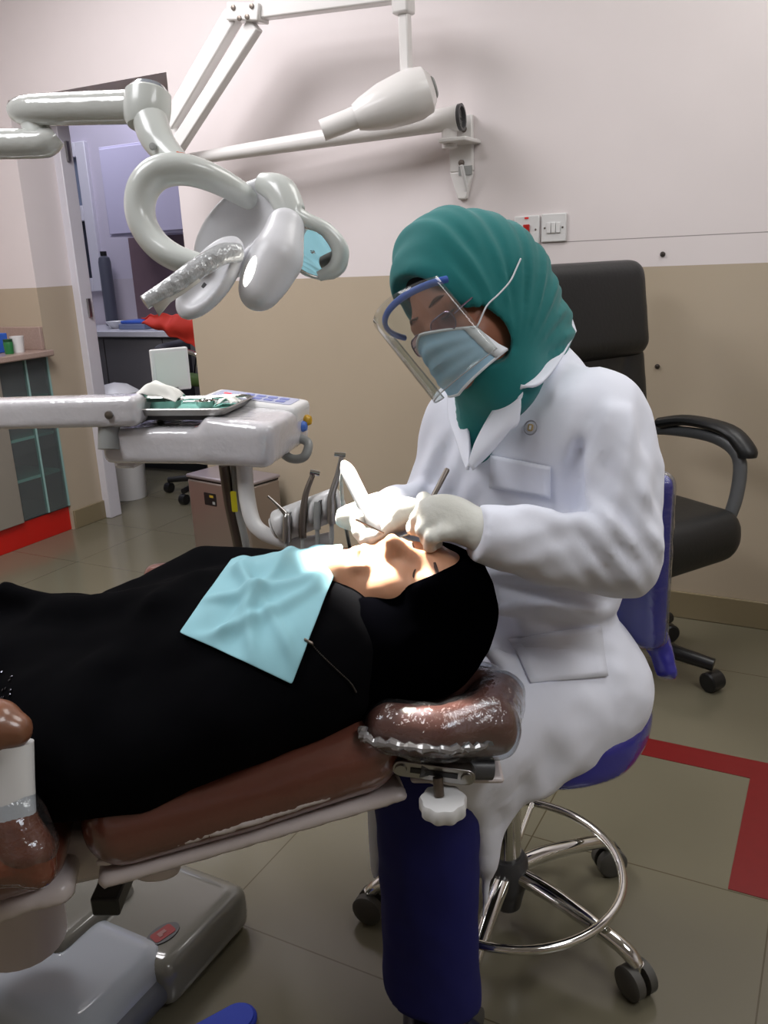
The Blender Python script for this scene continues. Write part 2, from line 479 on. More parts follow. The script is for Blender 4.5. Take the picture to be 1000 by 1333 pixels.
# ------------------------------------------------------------------ room shell
WY = 2.987
DXL, DXR, DZ = -3.44, -2.515, 2.022
WT = .25
b = MB().bx(-6.2, 3.1, -3.6, 5.0, -.12, 0); struct(b.build('floor', M_floor, smooth=False))
b = MB().bx(-6.2, 3.1, -3.6, 5.0, CEIL, CEIL + .1); struct(b.build('ceiling', M_ceil, smooth=False))
b = MB().bx(DXR, 3.1, WY, WY + WT, 0, CEIL).bx(-4.0, DXL, WY, WY + WT, 0, CEIL).bx(DXL, DXR, WY, WY + WT, DZ, CEIL)
struct(b.build('wall_back', M_wall, smooth=False))
b = MB().bx(-4.12, -4.0, -3.6, WY + WT, 0, CEIL); struct(b.build('wall_left', M_wall, smooth=False))
b = MB().bx(3.0, 3.1, -3.6, WY, 0, CEIL); struct(b.build('wall_right', M_wall, smooth=False))
b = MB().bx(-4.0, 3.0, -3.6, -3.5, 0, CEIL); struct(b.build('wall_front', M_wall, smooth=False))
# next room
NY = 4.62
WX0, WX1, WZ0, WZ1 = -4.90, -4.63, 1.13, 2.10
b = MB().bx(-6.2, WX0, NY, NY + .15, 0, CEIL).bx(WX1, 1.6, NY, NY + .15, 0, CEIL).bx(WX0, WX1, NY, NY + .15, 0, WZ0).bx(WX0, WX1, NY, NY + .15, WZ1, CEIL)
struct(b.build('wall_far', M_wall2, smooth=False))
b = MB().bx(-6.2, -6.1, WY + WT, NY, 0, CEIL); struct(b.build('wall_side', M_wall2, smooth=False))
b = MB().bx(-1.6, -1.5, WY + WT, NY, 0, CEIL); struct(b.build('wall_end', M_wall2, smooth=False))
# window of the next room: two lights in a broad white frame
b = MB().bx(WX0, WX0 + .05, NY - .03, NY + .06, WZ0, WZ1).bx(WX1 - .09, WX1, NY - .03, NY + .06, WZ0, WZ1).bx(WX0 + .05, WX1 - .09, NY - .03, NY + .06, WZ1 - .09, WZ1)
b.bx(WX0 + .05, WX1 - .09, NY - .03, NY + .06, WZ0, WZ0 + .09).bx(WX0 + .05, WX1 - .09, NY - .03, NY + .06, 1.60, 1.70)
win = struct(b.build('window_1', M_upvc, bevel=.004))
struct(MB().bx(WX0 + .05, WX1 - .09, NY + .02, NY + .03, 1.70, WZ1 - .09).build('window_pane', mat('frosted_glass', (120, 130, 150), rough=.3), win, smooth=False))
struct(MB().bx(WX0 + .05, WX1 - .09, NY + .02, NY + .03, WZ0 + .09, 1.60).build('window_pane', mat('dark_glass', (48, 50, 62), rough=.15), win, smooth=False))
# door frame on the far edge of the opening
b = MB().bx(DXL - .02, DXL + .045, WY + WT - .03, WY + WT + .05, 0, DZ).bx(DXR - .045, DXR + .02, WY + WT - .03, WY + WT + .05, 0, DZ).bx(DXL - .02, DXR + .02, WY + WT - .03, WY + WT + .05, DZ - .045, DZ + .02)
door = struct(b.build('door_1', M_upvc, bevel=.004))
hb = MB()
for z in (.45, 1.05, 1.78): hb.bx(DXL + .045, DXL + .058, WY + WT + .005, WY + WT + .022, z, z + .09)
struct(hb.build('door_hinge', M_steel, door))
# skirting
b = MB().bx(DXR, 3.0, WY - .012, WY, 0, .098).bx(DXR - .012, DXR, WY - .012, WY + WT - .03, 0, .098); struct(b.build('baseboard_back', M_base, bevel=.003))
b = MB().bx(DXL, DXL + .012, WY + .01, WY + WT - .03, 0, .098); struct(b.build('baseboard_left', M_base, bevel=.003))
# red line on the floor
M_tape = mat('red_floor_tape', (112, 12, 14), rough=.45, noise=.08, nscale=40)
tx0 = at_z(781, 970, 0)
b = MB().bx(-.62, .30, 2.045, 2.131, 0, .0012).bx(-.113, .19, 1.617, 2.045, 0, .0012)
struct(b.build('trim_1', M_tape, smooth=False))
# ceiling lamps (above the frame), the last one an added fill
M_tube = mat('lamp_diffuser', (250, 250, 250), emit=2.0)
for i, (x, y) in enumerate((L_MAIN, L_SIDE, (-4.2, 3.75), L_FRONT, L_FILL)):
    e = empty('ceiling_lamp', (x, y, CEIL), ['square ceiling lamp over the patient chair', 'square ceiling lamp over the swivel chair', 'square ceiling lamp in the room past the doorway', 'square ceiling lamp over the foot of the dental chair', 'added square fill lamp in the open part of the room'][i], 'lamp')
    MB().bx(x - .52, x + .52, y - .52, y + .52, CEIL - .05, CEIL).build('housing', M_white, e, bevel=.005)
    MB().bx(x - .49, x + .49, y - .49, y + .49, CEIL - .056, CEIL - .0495).build('diffuser', M_tube, e, smooth=False)

# ------------------------------------------------------------------ low cabinet at the left wall
CX = DXL + .0
M_gran = mat('granite_worktop', (168, 146, 136), rough=.25, noise=.22, nscale=160)
M_cabgrey = mat('grey_cabinet', (142, 136, 126), rough=.35)
M_tglass = film('cabinet_glass', (168, 200, 196), rough=.06, haze=.10, refl=1.)
M_dark_in = mat('cabinet_inside', (54, 70, 72), rough=.6)
cab = empty('glass_front_cabinet', (CX - .25, 2.5, 0), 'low cabinet with red plinth and glass fronted shelves left of the doorway', 'cabinet')
MB().bx(CX - .45, CX - .012, 1.6, WY, 0, .122).build('plinth', M_red, cab, bevel=.002)
b = MB().bx(CX - .47, CX - .43, 1.6, WY, .122, .885).bx(CX - .43, CX - .012, 2.690, 2.708, .122, .885).bx(CX - .43, CX - .012, 2.965, WY - .002, .122, .885).bx(CX - .43, CX - .012, 1.6, 2.69, .122, .14).bx(CX - .43, CX - .012, 2.708, 2.965, .122, .14)
b.build('carcass', M_dark_in, cab)
MB().bx(CX - .012, CX + .004, 2.2, 2.698, .122, .885).build('door', M_cabgrey, cab, bevel=.002)
MB().bx(CX - .012, CX + .004, 1.6, 2.196, .122, .885).build('door', M_cabgrey, cab, bevel=.002)
b = MB()
for z in (.32, .515, .70): b.bx(CX - .42, CX - .008, 2.708, 2.965, z - .007, z + .007)
b.build('shelf', mat('glass_shelf', (190, 214, 208), rough=.1), cab)
gl = MB().bx(CX - .010, CX - .004, 2.70, 2.86, .13, .885).bx(CX - .0035, CX + .002, 2.845, 2.985, .13, .885)
gl.build('glass_front', M_tglass, cab, smooth=False)
MB().bx(CX - .012, CX + .004, 2.846, 2.856, .13, .885).bx(CX - .012, CX + .004, 2.976, 2.986, .13, .885).build('glass_edge', mat('glass_edge', (150, 186, 182), rough=.15), cab)
wt = empty('worktop', (CX - .2, 2.5, .887), 'speckled granite worktop with upstand on the glass fronted cabinet', 'worktop')
MB().bx(CX - .5, CX + .055, 1.6, WY - .001, .887, .917).build('slab', M_gran, wt, bevel=.006)
MB().bx(CX - .5, CX - .001, WY - .02, WY - .001, .917, 1.026).build('upstand', M_gran, wt, bevel=.003)
def cup(px, py, r, h, name, m, label, cat, y=2.86):
    p = at_y(px, py, y); p[2] = .9175
    e = empty(name, p, label, cat)
    MB().lathe(p, UPZ, [(0, 0), (r * .8, 0), (r, h), (r * .92, h), (r * .74, .004), (0, .004)]).build('body', m, e)
    return e, p
e, p = cup(25, 460, .032, .075, 'paper_cup', M_wplas, 'white cup beside a green lid on the granite worktop', 'cup')
p2 = at_y(13, 462, 2.80); p2[2] = .9175
e = empty('green_jar', p2, 'small green jar in front of the white cup on the worktop', 'jar')
MB().lathe(p2, UPZ, [(0, 0), (.02, 0), (.022, .05), (.02, .055), (0, .055)]).build('body', mat('green_plastic', (40, 110, 60), rough=.3), e)
MB().lathe(p2 + [0, 0, .0555], UPZ, [(0, 0), (.021, 0), (.021, .012), (0, .012)]).build('lid', mat('dark_green_lid', (24, 70, 40), rough=.3), e)
p3 = at_y(2, 462, 2.84); p3[2] = .9175
e = tag(MB().box(p3 + [0, 0, .045], (.05, .06, .09)).build('blue_box', mat('blue_card', (46, 96, 190), rough=.4), bevel=.004), 'small blue carton at the picture edge on the granite worktop', 'box')

# ------------------------------------------------------------------ room past the doorway
M_lav = mat('lavender_laminate', (196, 192, 216), rough=.3)
M_counter = mat('counter_top', (205, 205, 212), rough=.25)
M_lowcab = mat('charcoal_laminate', (110, 108, 110), rough=.35)
M_splash = mat('shaded_mauve_tiles', (120, 98, 104), rough=.3, noise=.1, nscale=12)  # splashback tone darkened: the shade below the cupboard is in the colour
ct = empty('wall_cupboard', (-3.6, NY - .15, 1.43), 'pale lavender wall cupboard above the counter past the doorway', 'cupboard')
MB().bx(-4.22, -2.9, NY - .32, NY - .001, 1.47, 2.0).build('body', M_lav, ct, bevel=.003)
MB().bx(-4.2, -3.56, NY - .337, NY - .321, 1.485, 1.985).build('door', M_lav, ct, bevel=.003)
MB().bx(-3.55, -2.91, NY - .337, NY - .321, 1.485, 1.985).build('door', M_lav, ct, bevel=.003)
struct(MB().bx(-4.36, -2.2, NY - .012, NY, .9, 1.47).build('trim_2', M_splash, smooth=False))
kc = empty('base_cabinet', (-3.7, 4.3, 0), 'charcoal base cabinet under the counter past the doorway', 'cabinet')
MB().bx(-5.2, -3.0, 4.14, NY - .015, .08, .862).build('body', M_lowcab, kc, bevel=.002)
for x in (-5.19, -4.7, -4.21, -3.72): MB().bx(x, x + .48, 4.122, 4.139, .10, .85).build('door', M_lowcab, kc, bevel=.002)
MB().bx(-5.2, -3.0, 4.2, NY - .02, 0, .08).build('plinth', M_black, kc)
tag(MB().bx(-5.22, -3.0, 4.09, NY - .013, .864, .90).build('counter_slab', M_counter, bevel=.004), 'pale grey counter slab on the charcoal cabinet past the doorway', 'worktop')
pz = at_y(180, 415, 4.28)
bt = empty('blue_tray', (pz[0], 4.28, .901), 'blue box tray on the counter past the doorway', 'tray')
MB().bx(pz[0] - .10, pz[0] + .12, 4.2, 4.38, .9012, .935).build('base', mat('grey_blue_plastic', (120, 130, 160), rough=.4), bt, bevel=.004)
MB().bx(pz[0] - .09, pz[0] + .11, 4.21, 4.37, .9352, .955).build('lid', mat('blue_plastic', (66, 104, 200), rough=.35), bt, bevel=.006)
ps = at_y(150, 412, 4.3)
wb = empty('wash_bowl', (ps[0], 4.3, .9), 'pale round bowl on the counter past the doorway', 'bowl')
MB().lathe((ps[0], 4.3, .901), UPZ, [(0, 0), (.03, 0), (.06, .035), (.066, .045), (.06, .045), (.03, .008), (0, .008)]).build('body', M_wplas, wb)
pd = at_y(141, 368, NY - .08)
ds = empty('upright_dispenser', (pd[0], NY - .08, .9), 'slim dark grey upright container between window and wall cupboard', 'dispenser')
MB().lathe((pd[0], NY - .09, .901), UPZ, [(0, 0), (.042, 0), (.042, .42), (.036, .45), (.02, .46), (0, .46)]).build('body', mat('slate_plastic', (84, 86, 98), rough=.3), ds)
MB().lathe((pd[0], NY - .09, 1.362), UPZ, [(0, 0), (.022, 0), (.022, .03), (0, .03)]).build('cap', M_black, ds)
# white bin behind the door frame
pb = at_z(166, 655, 0) 
rb = empty('white_bin', (-3.62, 3.58, 0), 'tall white bin on the floor behind the door frame', 'bin')
MB().lathe((-3.62, 3.58, .001), UPZ, [(0, 0), (.10, 0), (.13, .56), (.132, .58), (0, .58)]).build('body', M_wplas, rb)
MB().lathe((-3.62, 3.58, .582), UPZ, [(0, 0), (.135, 0), (.13, .03), (.07, .07), (0, .085)]).build('lid', M_wplas, rb)
# task chair with a red cloth
kx, ky = -3.26, 3.80
tc = empty('task_chair', (kx, ky, 0), 'grey task chair with shiny curved arm past the doorway', 'chair')
M_gfab = mat('dark_grey_fabric', (74, 74, 82), rough=.8)
s = SDF().u(rbox((kx - .12, ky + .02, .66), (nrm((.94, .3, 0)), nrm((-.3, .94, 0)), UPZ), (.035, .2, .21), .03)); s.build('backrest', M_gfab, tc, h=.014)
s = SDF().u(rbox((kx + .10, ky + .05, .45), (nrm((.94, .3, 0)), nrm((-.3, .94, 0)), UPZ), (.22, .22, .035), .03)); s.build('seat', M_gfab, tc, h=.014)
for sgn in (-1, 1):
    o0 = np.array((kx, ky, 0)) + sgn * .23 * nrm((-.3, .94, 0))
    MB().tube([o0 + [-.08, 0, .62], o0 + [-.02, 0, .80], o0 + [.1, .02, .84], o0 + [.2, .04, .76], o0 + [.18, .04, .5]], .014, spline=6).build('armrest', M_chrome, tc)
MB().tube([(kx + .06, ky + .03, .1), (kx + .06, ky + .03, .44)], .025).build('column', M_black, tc)
b = MB()
for k in range(5):
    a = math.radians(72 * k + 200); b.tube([(kx + .06, ky + .03, .10), (kx + .06 + .27 * math.cos(a), ky + .03 + .27 * math.sin(a), .075)], [.022, .016])
b.build('base', M_black, tc)
for k in range(5):
    a = math.radians(72 * k + 200); c0 = np.array((kx + .06 + .27 * math.cos(a), ky + .03 + .27 * math.sin(a), .03))
    MB().tube([c0 + [-.018, 0, 0], c0 + [.018, 0, 0]], .029, n=18).build('caster', M_black, tc)
# red cloth hung beside the far chair
M_redf = mat('red_fabric', (190, 44, 28), rough=.75)
top_ = catmull(np.array([at_y(*q) for q in ((184, 414, 3.60), (200, 409, 3.60), (222, 410, 3.62), (250, 412, 3.64), (285, 414, 3.66))]), np.ones(5), 8)[0]
bot_ = catmull(np.array([at_y(*q) for q in ((187, 420, 3.58), (206, 430, 3.58), (228, 441, 3.60), (252, 452, 3.62), (290, 466, 3.64))]), np.ones(5), 8)[0]
G = []
for j_ in range(17):
    v_ = j_ / 16
    row = top_ * (1 - v_) + bot_ * v_
    ph = np.arange(len(row)) * .55
    G.append(row + np.outer(.012 * np.sin(ph + 3.2 * v_) + .016 * np.sin(6.0 * v_ + .2 * ph), UPY) - np.outer(.006 * np.sin(ph * 1.7 + 2 * v_), UPZ))
tag(MB().grid(np.array(G)).build('red_cloth', M_redf, solid=.006), 'crumpled red cloth hanging over the task chair past the doorway', 'cloth')
pg = at_y(252, 494, 3.70)
tag(SDF().u(rbox(pg, (UPX, UPY, UPZ), (.10, .06, .03), .025)).disp(lambda X: .006 * snoise(X, 20, 77)).build('green_cloth', mat('green_fabric', (60, 84, 34), rough=.8), h=.01), 'folded dark green cloth below the red one past the doorway', 'cloth')
# ------------------------------------------------------------------ wall mounted x-ray unit
M_xray = mat('xray_white', (224, 222, 220), rough=.28, coat=.3)
xb = at_y(602, 200, WY)
xr = empty('xray_unit', (xb[0], WY, xb[2]), 'white dental x-ray unit with folding arm mounted high on the wall', 'x-ray unit')
b = MB().bx(xb[0] - .04, xb[0] + .045, WY - .022, WY - .001, xb[2] - .06, xb[2] + .12)
b.prism([(-.04, -.06), (.045, -.06), (.02, -.15), (-.012, -.15)], (xb[0], WY - .022, xb[2]), UPX, UPZ, UPY, .021)
b.build('wall_bracket', M_xray, xr, bevel=.004)
sh = MB().box(at_y(599, 184, WY - .07), (.10, .14, .014)).build('bracket_shelf', M_xray, xr, bevel=.004)
MB().box(at_y(606, 222, WY - .0235), (.05, .002, .03)).build('rating_plate', M_greyp, xr)
for q in ((604, 168), (601, 212)):
    MB().lathe(at_y(*q, WY - .022), -UPY, [(0, 0), (.011, 0), (.010, .006), (0, .007)], n=16).build('bolt', M_dsteel, xr)
pr_, pl_ = at_y(598, 153, WY - .085), at_y(236, 209, 2.80)
MB().tube([pr_, pr_ * .97 + pl_ * .03, pl_], [.042, .038, .021], n=20).build('swing_arm', M_xray, xr)
MB().lathe(pr_, pr_ - pl_, [(0, 0), (.042, 0), (.043, .012), (.034, .012), (.033, -.0), (0, -.0)], n=24).build('arm_collar', M_dgrey, xr)
q = at_y(585, 170, WY - .085); MB().tube([q + [0, 0, .015], q + [0, 0, -.055]], .026).build('pivot', M_xray, xr)
MB().tube([at_y(604, 232, WY - .03), at_y(601, 215, WY - .05), at_y(607, 245, WY - .02), at_y(604, 258, WY - .012)], .006, spline=6).build('cable', M_wplas, xr)
y1 = 2.74
e0 = at_y(226, 190, y1); MB().tube([e0 + [0, 0, .07], e0 + [0, 0, -.03]], .028).build('elbow', M_xray, xr)
def bar(a, b_, w, t, name, m=M_xray):
    a, b_ = np.array(a), np.array(b_); u = nrm(b_ - a); n = nrm(np.cross(u, UPY)); v = np.cross(n, u)
    return MB().box((a + b_) / 2, (np.linalg.norm(b_ - a), w, t), (u, n, v)).build(name, m, xr, bevel=.006)
bar(at_y(216, 172, y1), at_y(305, 20, y1), .060, .05, 'upper_rail')
bar(at_y(222, 205, y1), at_y(333, 32, y1), .052, .04, 'lower_rail')
bar(at_y(302, 17, y1 - .005), at_y(344, 18, y1 - .005), .055, .07, 'joint_plate')
for q in ((304, 10), (328, 8), (322, 22), (312, 24)):
    MB().lathe(at_y(*q, y1 - .04), -UPY, [(0, 0), (.009, 0), (.008, .005), (0, .006)], n=14).build('bolt', M_dsteel, xr)
bar(at_y(336, 14, y1), at_y(532, -12, y1), .058, .05, 'top_arm')
q = at_y(525, 2, y1); MB().box(q, (.058, .06, .075)).build('rod_clamp', M_xray, xr, bevel=.008)
q2 = at_y(531, 108, y1); MB().box((q + q2) / 2, (.034, .034, np.linalg.norm(q - q2))).build('drop_rod', M_xray, xr, bevel=.006)
ha, hb_ = at_y(553, 118, y1 + .01), at_y(463, 153, y1 - .10)
u = nrm(hb_ - ha); L = np.linalg.norm(hb_ - ha)
MB().lathe(ha, u, [(0, -.03), (.045, -.026), (.070, -.008), (.079, .03), (.078, .07), (.07, L * .6), (.052, L * .88), (.04, L)], n=36).build('tube_head', M_xray, xr)
MB().lathe(ha - u * .026, -u, [(0, .0), (.03, 0), (.034, .006), (.028, .011), (0, .011)], n=24).build('dial', M_greyp, xr)
MB().lathe(hb_ - u * .01, u, [(0, 0), (.036, 0), (.034, .03), (.033, .125), (.027, .125), (.026, .06), (0, .06)], n=28).build('cone', M_xray, xr)
vv = nrm(np.cross(u, UPZ)); 
lb = ha + u * .07 + nrm(-UPY * .8 - UPZ * .62) * .0775
MB().box(lb, (.06, .03, .004), (u, nrm(np.cross(nrm(-UPY * .8 - UPZ * .62), u)), nrm(-UPY * .8 - UPZ * .62))).build('warning_label', mat('printed_label', (112, 108, 110), rough=.5), xr)

# ------------------------------------------------------------------ operating light
def PL(x, y, d): return P(x, y, d - .12)
M_lamp = mat('lamp_shell', (214, 218, 214), rough=.28, coat=.4)
M_lampw = mat('lamp_shell_white', (226, 226, 230), rough=.35)
M_lwrap = mat('plastic_wrapped_tube', (206, 208, 204), rough=.1, coat=1., bump=.18, bscale=30)
M_mirror = mat('reflector_mirror', (235, 235, 235), rough=.02, metal=1.)
ol = empty('operating_light', PL(50, 150, 1.62), 'white dental operating light on a plastic wrapped arm, pointed at the patient', 'lamp')
MB().tube([PL(-60, 188, 1.62), PL(40, 187, 1.62), PL(62, 184, 1.62), PL(74, 176, 1.62)], [.025, .025, .024, .018], n=18, spline=4).build('lower_arm', M_lwrap, ol)
MB().tube([PL(52, 190, 1.62), PL(44, 160, 1.62), PL(42, 135, 1.62)], [.021, .023, .022], n=18).build('arm_joint', M_lamp, ol)
MB().tube([PL(20, 150, 1.62), PL(34, 144, 1.61), PL(110, 141, 1.58), PL(175, 139, 1.55)], [.017, .025, .0265, .027], n=20, spline=4).build('upper_arm', M_lwrap, ol)
k0 = PL(192, 140, 1.53); ku = nrm(-CD + .06 * CR)
MB().lathe(k0, ku, [(0, -.034), (.03, -.032), (.036, -.022), (.038, 0), (.037, .022), (.033, .026)], n=32).build('knuckle', M_lamp, ol)
MB().lathe(k0 + ku * .0262, ku, [(0, 0), (.033, 0), (.026, .008), (.01, .011), (0, .0115)], n=32).build('knuckle_cap', mat('blue_grey_cap', (140, 148, 158), rough=.15, coat=1.), ol)
MB().tube([PL(196, 158, 1.52), PL(203, 178, 1.51), PL(216, 196, 1.50), PL(236, 216, 1.48)], [.028, .027, .023, .018], n=20, spline=4).build('neck', M_lamp, ol)
MB().lathe(PL(199, 191, 1.478), -CW, [(0, 0), (.006, 0), (.005, .004), (0, .0045)], n=14).build('screw', M_greyp, ol)
MB().box(PL(234, 206, 1.468), (.013, .018, .004), (nrm(CR + .2 * CD), nrm(CD - .2 * CR), CW)).build('orange_label', mat('orange_label', (226, 120, 84), rough=.4), ol)
yk = [PL(325, 256, 1.52), PL(300, 240, 1.495), PL(268, 224, 1.47), PL(232, 215, 1.455), PL(200, 221, 1.455), PL(181, 245, 1.46), PL(180, 280, 1.465), PL(198, 312, 1.465), PL(226, 332, 1.455), PL(262, 343, 1.45)]
yk_r = [.009, .011, .0135, .0155, .0165, .0165, .0155, .0145, .013, .011]
yb_ = [p + CW * .034 for p in yk]
def dens(p, r): return catmull(np.array(p), np.array(r), 4)
(pa, ra_), (pb_, rb__) = dens(yk, yk_r), dens(yb_, [r * .85 for r in yk_r])
s = SDF().u(chain(list(pa), list(ra_))).u(chain(list(pb_), list(rb__)), .035).u(chain(list((pa + pb_) / 2), list(ra_ * .8)), .03)
s.build('yoke', M_lamp, ol, h=.004)
# rear bowl of the lamp head
bc = PL(318, 298, 1.52); bn = nrm(-CW * .80 - CR * .42 - CD * .25); bu = nrm(CR * .86 - CD * .5 - bn * np.dot(CR * .86 - CD * .5, bn)); bv = np.cross(bn, bu)
s = SDF().u(ell(bc, (bu, bv, bn), (.100, .072, .048))).cut(ell(bc + bn * .032 - bu * .004, (bu, bv, bn), (.086, .058, .045)), .014)
s.build('rear_bowl', M_lampw, ol, h=.0035)
# rim band sweeping over the top to the right reflector
MB().tube([PL(340, 238, 1.50), PL(366, 250, 1.485), PL(382, 280, 1.475), PL(398, 288, 1.475), PL(425, 300, 1.48), PL(443, 325, 1.49), PL(437, 348, 1.50), PL(415, 360, 1.505)],
          [.016, .025, .022, .014, .012, .014, .013, .008], n=16, spline=6).build('rim', M_lamp, ol)
rc = PL(408, 326, 1.505); rn = nrm(-CW * .85 + CD * .42 - CR * .12); ru = nrm(CR * .5 + CD * .8 - rn * np.dot(CR * .5 + CD * .8, rn)); rv = np.cross(rn, ru)
rn = nrm(nrm(EYE - rc) + nrm(P(330, 790, 1.24) - rc)); ru = nrm(CR * .6 + CD * .75 - rn * np.dot(CR * .6 + CD * .75, rn)); rv = np.cross(rn, ru)
s = SDF().u(ell(rc, (ru, rv, rn), (.062, .048, .026))).cut(half(rc + rn * .004, -rn), .004)
s.build('reflector_shell', M_lamp, ol, h=.0035)
def dish(c, n, u, v, a, b_, sag, name, m):
    V = [c + n * 0]; F = []; R = 10; K = 36
    V = []
    for i in range(R + 1):
        for k in range(K):
            an = 2 * math.pi * k / K; r = i / R
            V.append(c + u * a * r * math.cos(an) + v * b_ * r * math.sin(an) + n * (sag * (r * r - 1)))
    F = [(i * K + k, i * K + (k + 1) % K, (i + 1) * K + (k + 1) % K, (i + 1) * K + k) for i in range(R) for k in range(K)]
    return MB().add(V, F).build(name, m, ol, solid=.002)
dish(rc + rn * .0075, rn, ru, rv, .053, .038, .003, 'reflector', M_mirror)
# central bulb housing
s = SDF().u(chain([PL(372, 296, 1.47), PL(362, 335, 1.452), PL(338, 378, 1.445)], [.030, .038, .027])).u(ell(PL(350, 352, 1.45), (nrm(CR * .5 - CD), nrm(CR + .5 * CD), CW), (.062, .036, .033)), .02)
s.build('bulb_housing', M_lampw, ol, h=.0035)
s = SDF().u(ell(PL(331, 352, 1.425), (nrm(CR * .42 - CD), nrm(CR + .42 * CD), CW), (.032, .012, .011)))
s.build('bulb', mat('bulb_glow', (255, 250, 240), emit=7.), ol, h=.0025)
# lower lever petal and wrapped handle
pc = PL(273, 362, 1.455); pu = nrm(CR * .60 - CD * .72 - CW * .15); pn = nrm(-CW * .85 - CR * .4 + CD * .2); pv = nrm(np.cross(pn, pu)); pn = np.cross(pu, pv)
if np.dot(pn, CW) > 0: pn = -pn
s = SDF().u(ell(pc, (pu, pv, pn), (.076, .038, .02))).cut(ell(pc + pn * .016, (pu, pv, pn), (.058, .025, .016)), .006)
s.build('lever', M_lampw, ol, h=.003)
MB().box(pc - pu * .025 - pn * .001, (.03, .007, .004), (pu, pv, pn)).build('lever_slot', M_dgrey, ol, bevel=.001)
MB().tube([PL(312, 329, 1.43), PL(290, 331, 1.415), PL(258, 349, 1.40), PL(222, 373, 1.385), PL(188, 394, 1.375)], [.014, .0155, .0155, .013, .011], n=16, spline=5).build('handle', mat('wrapped_grey_handle', (186, 188, 190), rough=.08, coat=1., bump=.6, bscale=60), ol)
M_wrapf = film('loose_wrap', haze=.25, bump=.5)
MB().grid([[PL(252, 356, 1.393), PL(236, 366, 1.39), PL(222, 376, 1.383), PL(196, 392, 1.374)], [PL(262, 366, 1.395), PL(240, 382, 1.392), PL(222, 394, 1.386), PL(207, 412, 1.374)]]).build('loose_sleeve', mat('loose_sleeve', (208, 204, 196), rough=.2, coat=.6), ol, solid=.0015)
# ------------------------------------------------------------------ dental chair
M_lea = mat('brown_upholstery', (106, 62, 50), rough=.30, coat=1., bump=.22, bscale=26, noise=.12, nscale=9, coat_rough=.04)
M_shell = mat('chair_shell', (206, 196, 194), rough=.3)
A_, B_ = P(140, 1063, 1.14), P(484, 966, 1.19)
cu = nrm(A_ - B_); cv = nrm(np.cross(UPZ, -cu)); 
if np.dot(cv, CW) < 0: cv = -cv
cn = nrm(np.cross(cv, cu)); 
if cn[2] < 0: cn = -cn
Lb = np.linalg.norm(A_ - B_)
dc0 = P(60, 1200, 1.35)
ch = empty('dental_chair', (-1.25, 1.0, 0), 'reclined brown dental chair in clear plastic under the patient in black', 'dental chair')
def bend(X):   # seat end hangs a little lower, edges roll
    return 0
bcen = (A_ + B_) / 2 + cv * .20
s = SDF().u(rbox(bcen - cn * .012, (cu, cv, cn), (Lb / 2 + .03, .25, .052), .048)).u(chain([A_ + cu * -.02 - cn * .012, (A_ + B_) / 2 - cn * .018, B_ - cn * .006], [.046, .046, .036]), .03)
s.build('backrest', M_lea, ch, h=.008, smooth=3)
s = SDF().u(rbox(bcen - cn * .070, (cu, cv, cn), (Lb / 2 + .03, .245, .010), .009)).u(chain([P(130, 1122, 1.12), P(225, 1097, 1.12), P(320, 1070, 1.13), P(430, 1033, 1.15), P(480, 1005, 1.165), P(508, 984, 1.18)], [.007, .008, .009, .009, .008, .006]), .02)
s.build('back_shell', M_shell, ch, h=.007)
# seat further towards the feet
sc_ = A_ + cu * .36 + cv * .2 - cn * .02
s = SDF().u(rbox(sc_, (cu, cv, cn), (.30, .25, .045), .042)); s.build('seat', M_lea, ch, h=.012)
s = SDF().u(rbox(sc_ - cn * .055, (cu, cv, cn), (.30, .24, .016), .012)); s.build('seat_shell', M_shell, ch, h=.012)
# headrest
hp = [P(505, 946, 1.165), P(575, 953, 1.15), P(636, 934, 1.185), P(650, 908, 1.26), P(606, 896, 1.36), P(530, 905, 1.36)]
def head_sdf(e):
    return SDF().u(chain(hp, [.033 + e, .034 + e, .036 + e, .036 + e, .034 + e, .034 + e]), .02).u(rbox((hp[1] + hp[4]) / 2 + [0, 0, -.006], (CR, nrm(np.cross(UPZ, CR)), UPZ), (.075 + e, .095 + e, .022 + e), .02), .03)
head_sdf(0).build('headrest', M_lea, ch, h=.006)
M_film = film('headrest_film', haze=.015, bump=.9, bscale=38, rough=.03, refl=1.6)
fs = head_sdf(.004).disp(lambda X: .0025 * snoise(X, 45, 4)); fs.build('headrest_cover', M_film, ch, h=.005, smooth=1)
rim_pts = [P(471, 948, 1.15), P(480, 963, 1.13), P(520, 970, 1.12), P(570, 975, 1.115), P(610, 974, 1.13), P(650, 958, 1.17), P(676, 930, 1.22), P(676, 908, 1.28)]
rng = random.Random(4)
cp, rr_ = catmull(np.array(rim_pts), np.full(len(rim_pts), .0055), 7)
cp = cp + np.array([[rng.uniform(-.002, .002) for _ in range(3)] for _ in cp])
MB().tube(cp, [.0055 + rng.uniform(-.002, .002) for _ in cp], n=8).build('cover_edge', mat('crinkled_clear_plastic', (190, 186, 186), rough=.08, coat=1., trans=.6), ch)
MB().box(P(590, 976, 1.27), (.13, .16, .010), (CR, nrm(np.cross(UPZ, CR)), UPZ)).build('headrest_plate', M_shell, ch, bevel=.005)
